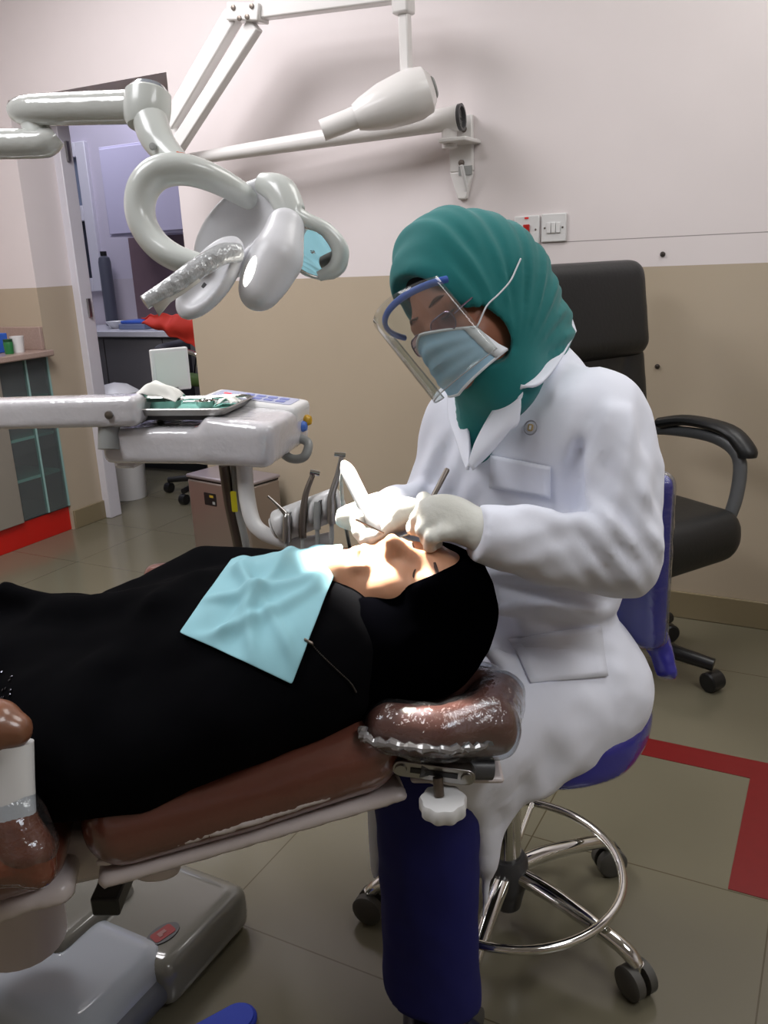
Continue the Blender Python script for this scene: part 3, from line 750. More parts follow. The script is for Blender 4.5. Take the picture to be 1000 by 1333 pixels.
# tilting link below the headrest
l0, l1 = P(522, 1001, 1.16), P(608, 1013, 1.155)
lu = nrm(l1 - l0); lw = nrm(np.cross(lu, UPZ)); lw = lw if np.dot(lw, CW) > 0 else -lw; lv = np.cross(lu, lw); lv = lv if lv[2] > 0 else -lv
Ll = np.linalg.norm(l1 - l0); R_ = .0115
out = [(R_ * math.sin(t), R_ * math.cos(t)) for t in np.linspace(math.pi, 2 * math.pi, 9)] + [(Ll + R_ * math.sin(t), R_ * math.cos(t)) for t in np.linspace(0, math.pi, 9)]
MB().prism(out, l0, lu, lv, lw, .05).build('headrest_link', M_steel, ch, bevel=.001)
MB().box((l0 + l1) / 2 + lv * .001 - lw * .0008, (Ll * .72, .002, .007), (lu, lw, lv)).build('link_slot', M_black, ch)
for q in (l0, l1): MB().lathe(q + lw * .0, -lw, [(0, 0), (.0085, 0), (.0075, .004), (0, .0045)], n=20).build('pivot_bolt', M_steel, ch)
MB().tube([P(545, 997, 1.17), P(640, 1000, 1.19)], .016, n=18).build('link_barrel', M_dgrey, ch)
MB().tube([P(570, 1012, 1.15), P(572, 1036, 1.15)], .007).build('knob_stem', M_dsteel, ch)
kc0 = P(577, 1047, 1.15); kax = nrm(UPZ - .05 * CW)
b = MB(); n_ = 60
prof = []
ua = nrm(np.cross(kax, CR)); va = np.cross(kax, ua)
V = []; hs = [(-.012, .6), (-.0115, .93), (-.008, 1), (.006, 1), (.010, .93), (.011, .55), (.011, .25)]
for hgt, sc in hs:
    for k in range(n_):
        an = 2 * math.pi * k / n_; r = .031 * sc * (1 + .045 * math.cos(9 * an))
        V.append(kc0 + kax * hgt + (ua * math.cos(an) + va * math.sin(an)) * r)
F = [(i * n_ + k, i * n_ + (k + 1) % n_, (i + 1) * n_ + (k + 1) % n_, (i + 1) * n_ + k) for i in range(len(hs) - 1) for k in range(n_)] + [tuple(range(n_))[::-1], tuple(range(n_ * (len(hs) - 1), n_ * len(hs)))]
b.add(V, F).build('adjusting_knob', M_wplas, ch)
MB().tube([P(470, 985, 1.22), P(500, 990, 1.20), P(525, 1000, 1.185)], [.016, .013, .012]).build('headrest_arm', M_black, ch)
# chassis below
MB().tube([P(204, 1085, 1.19), P(205, 1138, 1.19)], [.036, .031], n=20).build('back_lug', M_shell, ch, bevel=.006)
MB().prism([(-.02, -.005), (.10, .025), (.145, .05), (.145, .10), (-.12, .10), (-.12, -.03)], P(40, 1168, 1.20), CR, UPZ, nrm(np.cross(UPZ, CR)), .18).build('chassis', M_shell, ch, bevel=.012)
MB().box(P(150, 1150, 1.27), (.04, .10, .03), (CR, nrm(np.cross(UPZ, CR)), UPZ)).build('tilt_hinge', M_black, ch, bevel=.004)
MB().tube([P(20, 1140, 1.42), P(22, 1215, 1.46)], [.07, .08], n=28).build('lift_column', M_shell, ch)
# near armrest: pad, post, wrapped joint
s = SDF().u(chain([P(-60, 940, 1.02), P(-5, 945, 1.02), P(18, 950, 1.02)], [.032, .032, .022]), .01); s.build('armrest_pad', mat('armrest_brown', (126, 84, 62), rough=.3, coat=.4), ch, h=.005)
MB().tube([P(14, 968, 1.03), P(17, 1020, 1.03), P(21, 1074, 1.03)], [.026, .0245, .023], n=20).build('armrest_post', M_wplas, ch)
s = SDF().u(chain([P(22, 1074, 1.03), P(36, 1105, 1.03), P(52, 1135, 1.03)], [.027, .031, .018]), .02).u(cap(P(-30, 1120, 1.03), P(40, 1125, 1.03), .032, .024), .02).disp(lambda X: .0015 * snoise(X, 40, 8))
s.build('armrest_joint', mat('wrapped_brown_joint', (112, 62, 44), rough=.15, coat=1., bump=.4, bscale=40), ch, h=.005, smooth=1)
s = SDF().u(chain([P(24, 1060, 1.03), P(34, 1100, 1.03), P(44, 1120, 1.028)], [.031, .036, .02]), .02).disp(lambda X: .003 * snoise(X, 35, 9))
s.build('joint_wrap', M_film, ch, h=.0045, smooth=1)
s = SDF().u(chain([P(203, 749, 1.58), P(250, 748, 1.56), P(330, 760, 1.52)], [.022, .026, .026]), .01); s.build('armrest_pad', M_lea, ch, h=.005)
MB().tube([P(290, 765, 1.53), P(300, 860, 1.55)], .022).build('armrest_post', M_wplas, ch)
# base on the floor
M_bp = mat('base_cover', (124, 124, 117), rough=.12, coat=.6)  # pale plate coloured grey, carrying the shade under the chair
s = SDF().u(rbox((-1.47, 1.00, .05), (UPX, UPY, UPZ), (.52, .125, .05), .028)); s.build('base_plate', M_bp, ch, h=.009)
s = SDF().u(rbox((-1.50, .955, .062), (UPX, nrm((.12, 1, 0)), UPZ), (.36, .10, .066), .02)); s.build('base_cover', M_bp, ch, h=.009)
s = SDF().u(rbox((-1.36, .815, .058), (UPX, UPY, UPZ), (.385, .125, .052), .045)); s.build('foot_box', mat('foot_box_white', (176, 184, 194), rough=.10, coat=.5), ch, h=.008)
s = SDF().u(rbox((-1.36, .815, .040), (UPX, UPY, UPZ), (.400, .140, .034), .033)); s.build('foot_box_bumper', mat('blue_grey_rubber', (96, 100, 108), rough=.4), ch, h=.008)
g0, g1 = at_z(192, 1230, .1), at_z(232, 1203, .1)
gu = nrm(g1 - g0); gv = np.cross(UPZ, gu); gl_ = np.linalg.norm(g1 - g0)
el = lambda a, b_: [(a * math.cos(t), b_ * math.sin(t)) for t in np.linspace(0, 2 * math.pi, 33)[:-1]]
gc = (g0 + g1) / 2; gc[2] = .1002
bd = MB().prism(el(gl_ / 2, .021), gc, gu, gv, UPZ, .002).build('badge', M_dgrey, ch)
MB().prism(rrect(gl_ * .66, .026, .006), gc + [0, 0, .002], gu, gv, UPZ, .0008).build('badge_field', mat('badge_red', (140, 16, 16), rough=.3), bd)
pm = [(-.016, -.006), (-.016, .006), (.012, .006), (.012, -.002), (-.004, -.002), (-.004, -.006)]
MB().prism([(a * .6, b_) for a, b_ in pm], gc + [0, 0, .0029], gu, gv, UPZ, .0006).build('badge_mark', mat('badge_mark', (150, 96, 92), rough=.4), bd)
# ------------------------------------------------------------------ delivery unit
du = empty('delivery_unit', P(240, 900, 1.9), 'white dental delivery unit with control panel behind the patient', 'delivery unit')
E1 = np.array((math.cos(math.radians(15)), math.sin(math.radians(15)), 0)); E2 = np.array((-E1[1], E1[0], 0))
BR = P(346, 607, 1.72)
UW, UD, UH = .36, .25, .082
def U(a, b_, c): return BR + E1 * a + E2 * b_ + UPZ * c
s = SDF().u(rbox(U(-UW / 2, UD / 2, UH / 2 - .004), (E1, E2, UPZ), (UW / 2, UD / 2, UH / 2 - .004), .016)).u(rbox(U(-.06, UD / 2, UH / 2 + .008), (nrm(E1 - .12 * UPZ), E2, nrm(UPZ + .12 * E1)), (.075, UD / 2, UH / 2), .014), .03)
s.build('table_body', M_wrap, du, h=.005)
s = SDF().u(rbox(U(-.09, UD - .05, UH - .002), (nrm(E1 - .13 * UPZ), E2, nrm(UPZ + .13 * E1)), (.11, .055, .026), .012)).build('control_panel', M_wplas, du, h=.005)
k_ = nrm(E1 - .13 * UPZ); kn = nrm(UPZ + .13 * E1)
kc_ = U(-.09, UD - .05, UH - .002) + kn * .0262
MB().prism(rrect(.18, .075, .008), kc_, k_, E2, kn, .0008).build('keypad', mat('keypad', (178, 182, 206), rough=.35), s)
M_key = mat('key_blue', (120, 130, 190), rough=.4)
for i in range(4):
    for j in range(2): MB().prism(rrect(.020, .018, .004), kc_ + k_ * (-.02 + i * .027) + E2 * (-.014 + j * .028) + kn * .0008, k_, E2, kn, .001).build('key', M_key, s)
MB().prism(rrect(.016, .008, .002), kc_ + k_ * -.066 + kn * .0008, k_, E2, kn, .001).build('red_display', mat('led_red', (255, 60, 60), emit=1.5), s)
MB().box(U(-.335, .12, UH / 2 - .01), (.05, .16, .10), (E1, E2, UPZ)).build('arm_bracket', M_wrap, du, bevel=.008)
for (q, m_, nm) in ((P(393, 547, 1.90), mat('yellow_knob', (206, 160, 30), rough=.3), 'yellow_knob'), (P(387, 555, 1.89), mat('blue_knob', (76, 120, 210), rough=.3), 'blue_knob')):
    MB().lathe(q - E1 * .008, E1, [(0, 0), (.007, 0), (.007, .012), (.011, .014), (.0125, .022), (.009, .029), (0, .031)], n=18).build(nm, m_, du)
q = P(377, 572, 1.86)
MB().tube([q - E1 * .02 + E2 * .03, q + E1 * .012 + E2 * .03 - UPZ * .004, q + E1 * .035 + E2 * .02 - UPZ * .014, q + E1 * .03 - UPZ * .038, q + E1 * .0 - UPZ * .042, q - E1 * .03 - UPZ * .02], .010, n=14, spline=6).build('grip', M_greyp, du)
a0, a1_ = P(-80, 540, 1.84), P(186, 533, 1.76)
au = nrm(a1_ - a0); av = nrm(np.cross(UPZ, au)); aw = np.cross(au, av)
s = SDF().u(rbox((a0 + a1_) / 2, (au, av, aw), (np.linalg.norm(a1_ - a0) / 2, .035, .031), .014)); s.build('swing_arm', M_wrap, du, h=.006)
MB().lathe(P(142, 540, 1.737), -nrm(CW * [1, 1, 0]), [(0, 0), (.009, 0), (.008, .005), (0, .006)], n=16).build('pivot_bolt', M_steel, du)
MB().tube([P(142, 550, 1.78), P(142, 585, 1.78)], .022).build('pivot', M_greyp, du)
# hoses and holder
MB().tube([P(292, 606, 1.82), P(300, 660, 1.85), P(312, 720, 1.88), P(316, 800, 1.95)], .012, spline=6).build('hose', M_dsteel, du)
MB().tube([P(305, 606, 1.82), P(310, 660, 1.84), P(322, 720, 1.86), P(326, 800, 1.95)], .008, spline=6).build('hose', M_greyp, du)
MB().tube([P(318, 606, 1.80), P(322, 650, 1.80), P(333, 685, 1.79), P(362, 702, 1.78), P(395, 706, 1.77), P(430, 700, 1.76)], [.017, .017, .016, .015, .013, .012], spline=6).build('holder_arm', M_wplas, du)
h0, h1 = P(366, 684, 1.76), P(438, 655, 1.74)
hu = nrm(h1 - h0)
s = SDF().u(cap(h0, h1, .034, .032)).cut(half(h0 - hu * .012, hu), .01).cut(half(h1 + hu * .014, -hu), .01)
for t in (.14, .42, .68, .93):
    q = h0 + (h1 - h0) * t; nn = nrm(-CW + .1 * CD)
    s.cut(cap(q + nn * .034 - CD * .05, q + nn * .034 + CD * .05, .0085, .0085), .006)
s.build('instrument_holder', M_wplas, du, h=.003)
for t in (.14, .42, .68, .93):
    q = h0 + (h1 - h0) * t; nn = nrm(-CW + .1 * CD)
    MB().box(q + nn * .026, (.008, .01, .048), (hu, nn, nrm(-CD + .25 * CR))).build('clip', M_dgrey, du, bevel=.002)
MB().lathe(h0 - hu * .0135, -hu, [(0, 0), (.024, 0), (.022, .004), (0, .005)], n=20).build('holder_end', M_wplas, du)
MB().prism(rrect(.045, .012, .003), P(305, 653, 1.80), UPZ, CR, -CW, .003).build('yellow_tag', mat('yellow_tag', (206, 196, 40), rough=.4), du)
# ------------------------------------------------------------------ stainless bin by the wall
bc0 = at_z(331, 752, 0)
bt_z = at_y(331, 631, bc0[1])[2]
F1 = np.array((-.985, .174, 0)); F2 = np.array((.20, .98, 0)); F2 = nrm(F2)
def lenfit(v, px, py0):
    lo, hi = .05, .6
    for _ in range(40):
        m_ = (lo + hi) / 2; p = bc0 + v * m_; w = p - EYE; x = 500 + FPX * (w @ CR) / (w @ CW)
        if abs(x - 331) < abs(px - 331): lo = m_
        else: hi = m_
    return lo
b1, b2 = lenfit(F1, 256, 0), .19
sb = empty('steel_bin', bc0, 'boxy stainless steel bin with a lid standing against the beige wall', 'bin')
F2x = np.array((F2[0], F2[1], 0))
V0 = [bc0, bc0 + F1 * b1, bc0 + F1 * b1 + F2 * b2, bc0 + F2 * b2]
z1 = bt_z - .022
def box4(Q, za, zb): 
    V = [np.array((q[0], q[1], za)) for q in Q] + [np.array((q[0], q[1], zb)) for q in Q]
    F = [(0, 1, 2, 3)[::-1], (4, 5, 6, 7), (0, 1, 5, 4), (1, 2, 6, 5), (2, 3, 7, 6), (3, 0, 4, 7)]
    F = [f[::-1] for f in F]
    return V, F
MB().add(*box4(V0, .002, z1)).build('body', mat('bin_steel', (178, 166, 160), rough=.35, metal=.85), sb, bevel=.008)
cen = sum(V0) / 4
V1 = [cen + (q - cen) * 1.03 for q in V0]
MB().add(*box4(V1, z1 + .006, bt_z)).build('lid', mat('lid_satin', (178, 170, 178), rough=.35, metal=.7), sb, bevel=.006)
V2_ = [cen + (q - cen) * .98 for q in V0]
MB().add(*box4(V2_, z1, z1 + .006)).build('lid_seal', M_black, sb)
fn = nrm(np.cross(F1, UPZ)); fn = fn if fn[1] < 0 else -fn
lq = bc0 + F1 * (b1 * .62); lq = lq + fn * .0005; lq[2] = z1 - .075
lab = MB().prism(rrect(.075, .055, .004), lq, -F1, UPZ, fn, .0015).build('black_label', M_black, sb)
MB().prism(rrect(.024, .010, .001), lq + F1 * -.010 + UPZ * .014 + fn * .0015, -F1, UPZ, fn, .0006).build('label_print', mat('label_gold', (176, 150, 50), rough=.4), lab)
MB().prism(rrect(.016, .012, .001), lq + F1 * -.022 - UPZ * .014 + fn * .0015, -F1, UPZ, fn, .0006).build('label_print', M_greyp, lab)
# ------------------------------------------------------------------ operator stool
SCN = np.array((-.49, 1.34, 0))
st = empty('operator_stool', SCN, 'operator stool with blue seat and chrome foot ring under the dentist', 'stool')
M_blue = mat('blue_vinyl', (44, 44, 150), rough=.25, coat=.9, bump=.15, bscale=30)
seat_c = P(702, 905, 1.60); seat_c[2] = .455
s = SDF().u(rbox(seat_c, (UPX, UPY, UPZ), (.205, .205, .04), .038)).keep(cap(seat_c - [0, 0, .1], seat_c + [0, 0, .1], .205, .205), .02)
s.build('seat', M_blue, st, h=.008)
MB().lathe(seat_c - [0, 0, .075], UPZ, [(0, 0), (.09, 0), (.15, .02), (.155, .036), (0, .036)], n=32).build('seat_pan', M_black, st)
ctop = seat_c * [1, 1, 0] + [0, 0, .38]
MB().tube([SCN + [0, 0, .14], SCN + [0, 0, .27]], .027, n=20).build('column', M_chrome, st)
MB().tube([SCN + [0, 0, .27], SCN * .5 + seat_c * [.5, .5, 0] + [0, 0, .34], ctop], .016, n=18, spline=4).build('piston', M_chrome, st)
MB().lathe(SCN + [0, 0, .045], UPZ, [(0, 0), (.026, 0), (.03, .02), (.036, .045), (.04, .055), (.04, .105), (.034, .115), (0, .115)], n=28).build('hub', M_dgrey, st)
for k in range(5):
    a = math.radians(72 * k - 14); dv = np.array((math.cos(a), math.sin(a), 0)); tv = np.array((-dv[1], dv[0], 0))
    lg = MB().tube([SCN + dv * .03 + [0, 0, .125], SCN + dv * .10 + [0, 0, .120], SCN + dv * .20 + [0, 0, .098], SCN + dv * .25 + [0, 0, .082], SCN + dv * .272 + [0, 0, .062]], [.017, .016, .014, .014, .013], n=16, spline=5).build('leg', M_chrome, st)
    cc = SCN + dv * .272 + [0, 0, .0315]; wd_ = nrm(dv * .35 + tv)
    cs = MB().tube([cc - wd_ * .026, cc - wd_ * .022, cc - wd_ * .006, cc - wd_ * .005], [.025, .031, .031, .025], n=24).tube([cc + wd_ * .005, cc + wd_ * .006, cc + wd_ * .022, cc + wd_ * .026], [.025, .031, .031, .025], n=24).build('caster', M_rubber, lg)
    MB().tube([cc + [0, 0, .005], cc + [0, 0, .036]], .012).build('caster_stem', M_chrome, lg)
rz = .135
MB().torus(SCN + [.005, 0, rz], UPZ, .212, .0085, n=72, m=12).build('foot_ring', M_chrome, st)
for k in range(3):
    a = math.radians(120 * k + 95); dv = np.array((math.cos(a), math.sin(a), 0))
    MB().tube([SCN + dv * .03 + [0, 0, rz - .01], SCN + dv * .206 + [0, 0, rz]], .006).build('ring_spoke', M_chrome, st)
# curved backrest pad in plastic behind the dentist
DF = nrm(-.68 * CR - .73 * nrm(CW * [1, 1, 0])); DF = nrm(DF * [1, 1, 0]); DS = nrm(np.cross(DF, UPZ))
if np.dot(DS, CR) < 0: DS = -DS
bpc = P(779, 715, 1.62)
s = SDF().u(rbox(bpc, (nrm(DS + .1 * DF), nrm(DF - .1 * DS), nrm(UPZ - .08 * DF)), (.145, .024, .165), .023))
s.build('backrest', M_blue, st, h=.007)
MB().tube([bpc - DF * .03 - UPZ * .10, bpc - DF * .06 - UPZ * .16, bpc - DF * .05 - UPZ * .24, seat_c - DF * .17 - UPZ * .04, seat_c - DF * .05 - UPZ * .045], .014, n=12, spline=6).build('back_bar', M_black, st)
kq = bpc - UPZ * .155 + DS * .12 - DF * .01
s = SDF().u(cap(kq, kq + DS * .02 - UPZ * .055, .024, .02)).disp(lambda X: .004 * snoise(X, 60, 2)); s.build('plastic_knot', M_blue, st, h=.005, smooth=1)
s = SDF().u(rbox(bpc, (nrm(DS + .1 * DF), nrm(DF - .1 * DS), nrm(UPZ - .08 * DF)), (.149, .028, .169), .027)).disp(lambda X: .002 * snoise(X, 40, 6)); s.build('plastic_cover', M_film, st, h=.007, smooth=1)
# ------------------------------------------------------------------ black swivel chair by the wall
OC = np.array((-.56, 2.50, 0))
oc = empty('swivel_chair', OC, 'high backed black leather swivel chair against the beige wall', 'chair')
M_bl = mat('black_leather', (26, 27, 28), rough=.42, bump=.06, bscale=90)
fc = nrm((.86, -.51, 0)); fs_ = np.array((-fc[1], fc[0], 0))
def O(f, s_, z): return OC + fc * f + fs_ * s_ + UPZ * z
M_seam = mat('seam_black', (12, 12, 13), rough=.5)
s = SDF().u(rbox(O(.03, .0, .475), (fc, fs_, nrm(UPZ + .03 * fc)), (.235, .25, .065), .055)).u(rbox(O(.06, 0, .44), (fc, fs_, UPZ), (.20, .235, .06), .05), .04)
s.build('seat', M_bl, oc, h=.01)
lean = nrm(UPZ - .14 * fc)
bkf = nrm(fc + .14 * UPZ)
s = SDF().u(rbox(O(-.15, 0, .74), (bkf, fs_, lean), (.05, .255, .25), .045)).u(rbox(O(-.165, 0, .68), (bkf, fs_, lean), (.06, .18, .15), .05), .06)
s.disp(lambda X: -.006 * np.exp(-(((X - O(0, 0, 0)) @ fs_ - .15 - .35 * (X[:, 2] - .95)) / .012) ** 2))
s.build('backrest', M_bl, oc, h=.01)
s = SDF().u(rbox(O(-.175, 0, 1.09), (bkf, fs_, lean), (.062, .245, .145), .05)); s.build('head_cushion', M_bl, oc, h=.01)
for sg in (1, -1):
    p = [O(-0.095, sg * .275, .735), O(0.005, sg * .285, .755), O(0.145, sg * .285, .745), O(0.210, sg * .285, .70), O(0.220, sg * .283, .675)]
    MB().tube(p, [.030, .030, .032, .031, .026], n=14, spline=5, squash=(UPZ, .55)).build('armrest_pad', M_bl, oc)
    p = [O(-0.175, sg * .275, .70), O(-0.055, sg * .283, .715), O(0.105, sg * .285, .715), O(0.190, sg * .285, .67), O(0.200, sg * .275, .56), O(0.180, sg * .255, .45)]
    MB().tube(p, [.016, .016, .018, .022, .022, .02], n=14, spline=5, squash=(fs_, .7)).build('armrest_frame', mat('grey_metal_frame', (112, 114, 116), rough=.4, metal=.3) if sg == 1 else bpy.data.materials['grey_metal_frame'], oc)
MB().tube([OC + [0, 0, .10], OC + [0, 0, .36]], .03).build('column', M_black, oc)
MB().box(OC + [.03, 0, .365], (.22, .2, .04)).build('mechanism', M_black, oc, bevel=.01)
MB().lathe(OC + [0, 0, .07], UPZ, [(0, 0), (.045, 0), (.05, .05), (.03, .07), (0, .07)]).build('hub', M_black, oc)
for k in range(5):
    a = math.radians(72 * k - 5); dv = np.array((math.cos(a), math.sin(a), 0)); tv = np.array((-dv[1], dv[0], 0))
    lg = MB().tube([OC + dv * .03 + [0, 0, .115], OC + dv * .18 + [0, 0, .100]], [.024, .018], n=12).build('leg', M_chrome, oc)
    MB().tube([OC + dv * .17 + [0, 0, .101], OC + dv * .30 + [0, 0, .082]], [.023, .019], n=12).build('leg_sleeve', M_black, lg)
    cc = OC + dv * .30 + [0, 0, .0305]; wd_ = nrm(dv * .5 + tv)
    MB().tube([cc - wd_ * .026, cc - wd_ * .022, cc + wd_ * .022, cc + wd_ * .026], [.025, .030, .030, .025], n=22).build('caster', M_black, lg)
# ------------------------------------------------------------------ cloth and skin
M_coat = mat('white_coat_cotton', (232, 235, 247), rough=.85, sheen=.1, noise=.015, nscale=60)
M_teal = mat('teal_jersey', (0, 112, 112), rough=.8, sheen=.15, noise=.06, nscale=80)
M_navy = mat('navy_skirt', (14, 16, 92), rough=.85, noise=.1, nscale=40)
M_abaya = mat('black_abaya', (6, 6, 8), rough=.95, spec=.03, noise=.2, nscale=30)
M_scarf = mat('black_scarf', (2, 2, 3), rough=1., spec=.0)
M_skin = mat('skin_brown', (150, 96, 72), rough=.5, sub=.1, noise=.05, nscale=40)
M_skin2 = mat('skin_fair', (204, 150, 118), rough=.5, sub=.1, noise=.04, nscale=50)
M_glove = mat('latex_glove', (214, 214, 206), rough=.45, bump=.08, bscale=120)
M_mask = mat('mask_blue', (166, 204, 230), rough=.8)
M_maskw = mat('mask_white', (226, 230, 236), rough=.8)
M_hair = mat('dark_brow', (58, 38, 32), rough=.7)
M_brow2 = mat('soft_brow', (92, 58, 44), rough=.7)
M_under = mat('black_undercap', (14, 16, 26), rough=.85)
HW = nrm(CW * [1, 1, 0])
# ================================================================== the dentist
dent = empty('person', P(700, 1150, 1.55) * [1, 1, 0], 'person in white coat, teal headscarf and face visor seated and bending over the patient', 'person')
F_ = -.82 * (.85 * CR - .52 * CD) - .57 * CW
F_ = nrm(F_)
U_ = nrm(-.52 * CR - .85 * CD); U_ = nrm(U_ - F_ * np.dot(U_, F_)); S_ = np.cross(U_, F_)      # S_: the wearer's side nearest the camera or away
if np.dot(S_, CW) > 0: S_ = -S_                                                                  # towards the camera
HC = P(612, 404, 1.335)
SK = P(600, 362, 1.337)
def HD(s_, f, u): return HC + S_ * s_ + F_ * f + U_ * u
# torso frame
TF = nrm(-.66 * CR - .75 * HW); TS = nrm(np.cross(TF, UPZ)); TS = TS if np.dot(TS, CR) > 0 else -TS
pel = P(703, 868, 1.60); bel = P(692, 735, 1.52); che = P(684, 610, 1.455); sho = P(690, 520, 1.42)
nSh, fSh = P(778, 550, 1.315), P(612, 552, 1.50)
nEl, nWr = P(806, 724, 1.29), P(624, 692, 1.235)
fEl, fWr = P(562, 664, 1.50), P(514, 668, 1.385)
nKn, fKn = P(600, 975, 1.32), P(540, 972, 1.39)
nHip, fHip = P(752, 892, 1.53), P(664, 892, 1.66)
# one continuous body: head, neck, trunk, arms, legs
s = SDF()
s.u(ell(HD(0, -.012, .026), (S_, F_, U_), (.073, .094, .096)))
s.u(ell(HD(0, .022, -.038), (S_, F_, U_), (.060, .066, .078)), .04)           # lower face
s.u(ell(HD(0, .070, -.098), (S_, F_, U_), (.024, .018, .018)), .03)           # chin
s.u(cap(HD(0, .086, -.004), HD(0, .101, -.046), .010, .0125), .016)            # nose
s.u(cap(HD(-.045, .066, .018), HD(.045, .066, .018), .014, .014), .02)         # brow ridge
for sg in (-1, 1):
    s.u(ell(HD(sg * .036, .062, -.045), (S_, F_, U_), (.022, .020, .018)), .03)   # cheek
    s.u(ell(HD(sg * .032, .073, .006), (S_, F_, U_), (.0155, .0125, .011)), .004)  # lid
    s.u(ell(HD(sg * .074, -.008, -.016), (S_, F_, U_), (.008, .018, .030)), .01)    # ear
s.u(cap(HD(-.018, .080, -.082), HD(.018, .080, -.082), .009, .009), .012)       # mouth
s.u(cap(HD(0, -.02, -.06), sho + UPZ * .02, .052, .058), .04)
s.u(ell(che, (TS, TF, UPZ), (.150, .10, .18)), .06).u(ell(bel, (TS, TF, UPZ), (.13, .095, .14)), .06).u(ell(pel, (TS, TF, UPZ), (.155, .125, .12)), .06)
s.u(chain([fSh, nSh], [.048, .048]), .05)
s.u(chain([nSh, nEl, nWr], [.045, .036, .024]), .03).u(chain([fSh, fEl, fWr], [.045, .036, .024]), .03)
s.u(chain([nHip, nKn, P(580, 1150, 1.38), P(586, 1322, 1.42)], [.065, .036, .034, .028]), .03).u(chain([fHip, fKn, P(545, 1150, 1.42), P(548, 1322, 1.46)], [.065, .036, .034, .028]), .03)
body = s
body.build('body', M_skin, dent, h=.0052, smooth=1)
# dark lash lines and eyebrows
for sg in (-1, 1):
    MB().tube([HD(sg * .047, .074, .003), HD(sg * .034, .0860, -.0015), HD(sg * .019, .082, .002)], .0024, n=8, spline=5).build('lashes', M_hair, dent)
    MB().tube([HD(sg * .052, .072, .022), HD(sg * .036, .0840, .030), HD(sg * .016, .086, .026)], [.0012, .0020, .0018], n=8, spline=5).build('eyebrow', M_brow2, dent)
# undercap
s = SDF().u(ell(HD(0, -.010, .024), (S_, F_, U_), (.0775, .0985, .0985))).keep(half(HD(0, .0, .054), -U_ * 1. + F_ * .10), .004)
s.build('undercap', M_under, dent, h=.005)
# headscarf
fan = HD(.02, .045, -.12)
def pleat(X):
    q = X - fan; a = np.arctan2(q @ U_, -(q @ F_)); r = np.linalg.norm(q, axis=1)
    w = np.sin(30 * a + 2.2 * snoise(X, 11, 5)) + .6 * np.sin(53 * a + 3 * snoise(X, 9, 7))
    return .0021 * w * np.clip((r - .05) / .10, 0, 1) + .0035 * snoise(X, 13, 9)
s = SDF()
s.u(ell(SK, (S_, F_, U_), (.091, .108, .112)))
s.u(ell(HD(0, -.004, .010), (S_, F_, U_), (.088, .100, .10)), .03)
s.u(ell(P(648, 372, 1.35), (S_, F_, U_), (.082, .080, .090)), .05)
s.u(ell(HD(0, .005, -.06), (S_, F_, U_), (.078, .078, .095)), .05)
s.u(cap(HD(0, -.06, -.04), P(688, 455, 1.39), .075, .062), .05)
s.u(cap(P(655, 450, 1.37), P(705, 425, 1.41), .06, .05), .04)
s.u(cap(HD(0, .03, -.13), P(640, 540, 1.37), .046, .040), .05)
s.u(cap(P(648, 500, 1.38), P(622, 580, 1.365), .052, .028), .04)
s.disp(pleat)
fo = HD(0, .115, -.022)
s.cut(ell(HD(-.022, .118, -.004), (S_, F_, U_), (.086, .108, .098)), .008)
s.cut(ell(HD(.050, .050, -.050), (S_, F_, U_), (.026, .040, .048)), .012)
s.cut(ell(HD(-.01, .115, -.048), (S_, F_, U_), (.062, .064, .045)), .02)
hijab = s
hijab.build('headscarf', M_teal, dent, h=.0045, smooth=1)
# ------------------------------------------------------------------ coat
def ridge(a, b, r0=.010, r1=.004, k=.03): return (cap(a, b, r0, r1), k)
def folds(X):
    d = .0036 * snoise(X, 9, 11) + .0030 * snoise(X * [1, 1, .45], 24, 12) + .0012 * snoise(X, 60, 13)
    def wv(c, r, dirv, lam, amp, ph=0.):
        q = X - c; w = np.exp(-(q * q).sum(1) / (r * r))
        return amp * w * np.sin(2 * math.pi * (q @ dirv) / lam + ph + .6 * snoise(X, 6, 17))
    d = d + wv(P(808, 705, 1.23), .075, nrm(CR * .75 - CD * .66), .030, .0050) + wv(P(735, 785, 1.40), .11, nrm(CD - .15 * CR), .046, .0045) + wv(P(800, 600, 1.23), .10, nrm(CR + .25 * CD), .040, .0035)
    d = d + wv(P(700, 940, 1.38), .13, nrm(CR * .75 - CD * .6), .075, .0035) + wv(P(640, 1010, 1.34), .09, nrm(CR - .3 * CD), .06, .0030) + wv(P(690, 720, 1.22), .07, nrm(CD + .3 * CR), .040, .0020) + wv(P(575, 620, 1.45), .08, nrm(CR * .8 + CD * .4), .04, .004)
    return d
s = SDF()
s.u(ell(che, (TS, TF, UPZ), (.178, .120, .19)))
s.u(ell(bel, (TS, TF, UPZ), (.160, .125, .15)), .08)
s.u(ell(pel, (TS, TF, UPZ), (.178, .155, .125)), .08)
s.u(cap(fSh + UPZ * .0, nSh, .062, .066), .06)
s.u(cap(sho + UPZ * .035 + TF * -.01, sho - UPZ * .05, .070, .10), .05)
s.u(chain([nHip, nKn], [.110, .082]), .07).u(chain([fHip, fKn], [.10, .075]), .07)
# skirts of the coat hanging over the seat
s.u(chain([P(778, 900, 1.53), P(742, 962, 1.47), P(690, 1010, 1.41)], [.062, .052, .030]), .07)
s.u(chain([P(700, 940, 1.44), P(662, 1010, 1.385), P(638, 1090, 1.385), P(629, 1195, 1.41)], [.06, .034, .014, .006]), .05)
s.u(chain([nKn + UPZ * .02, P(625, 1040, 1.33), P(630, 1120, 1.38)], [.06, .028, .010]), .05)
s.u(chain([fKn, P(492, 1050, 1.44), P(488, 1140, 1.47)], [.06, .02, .006]), .04)
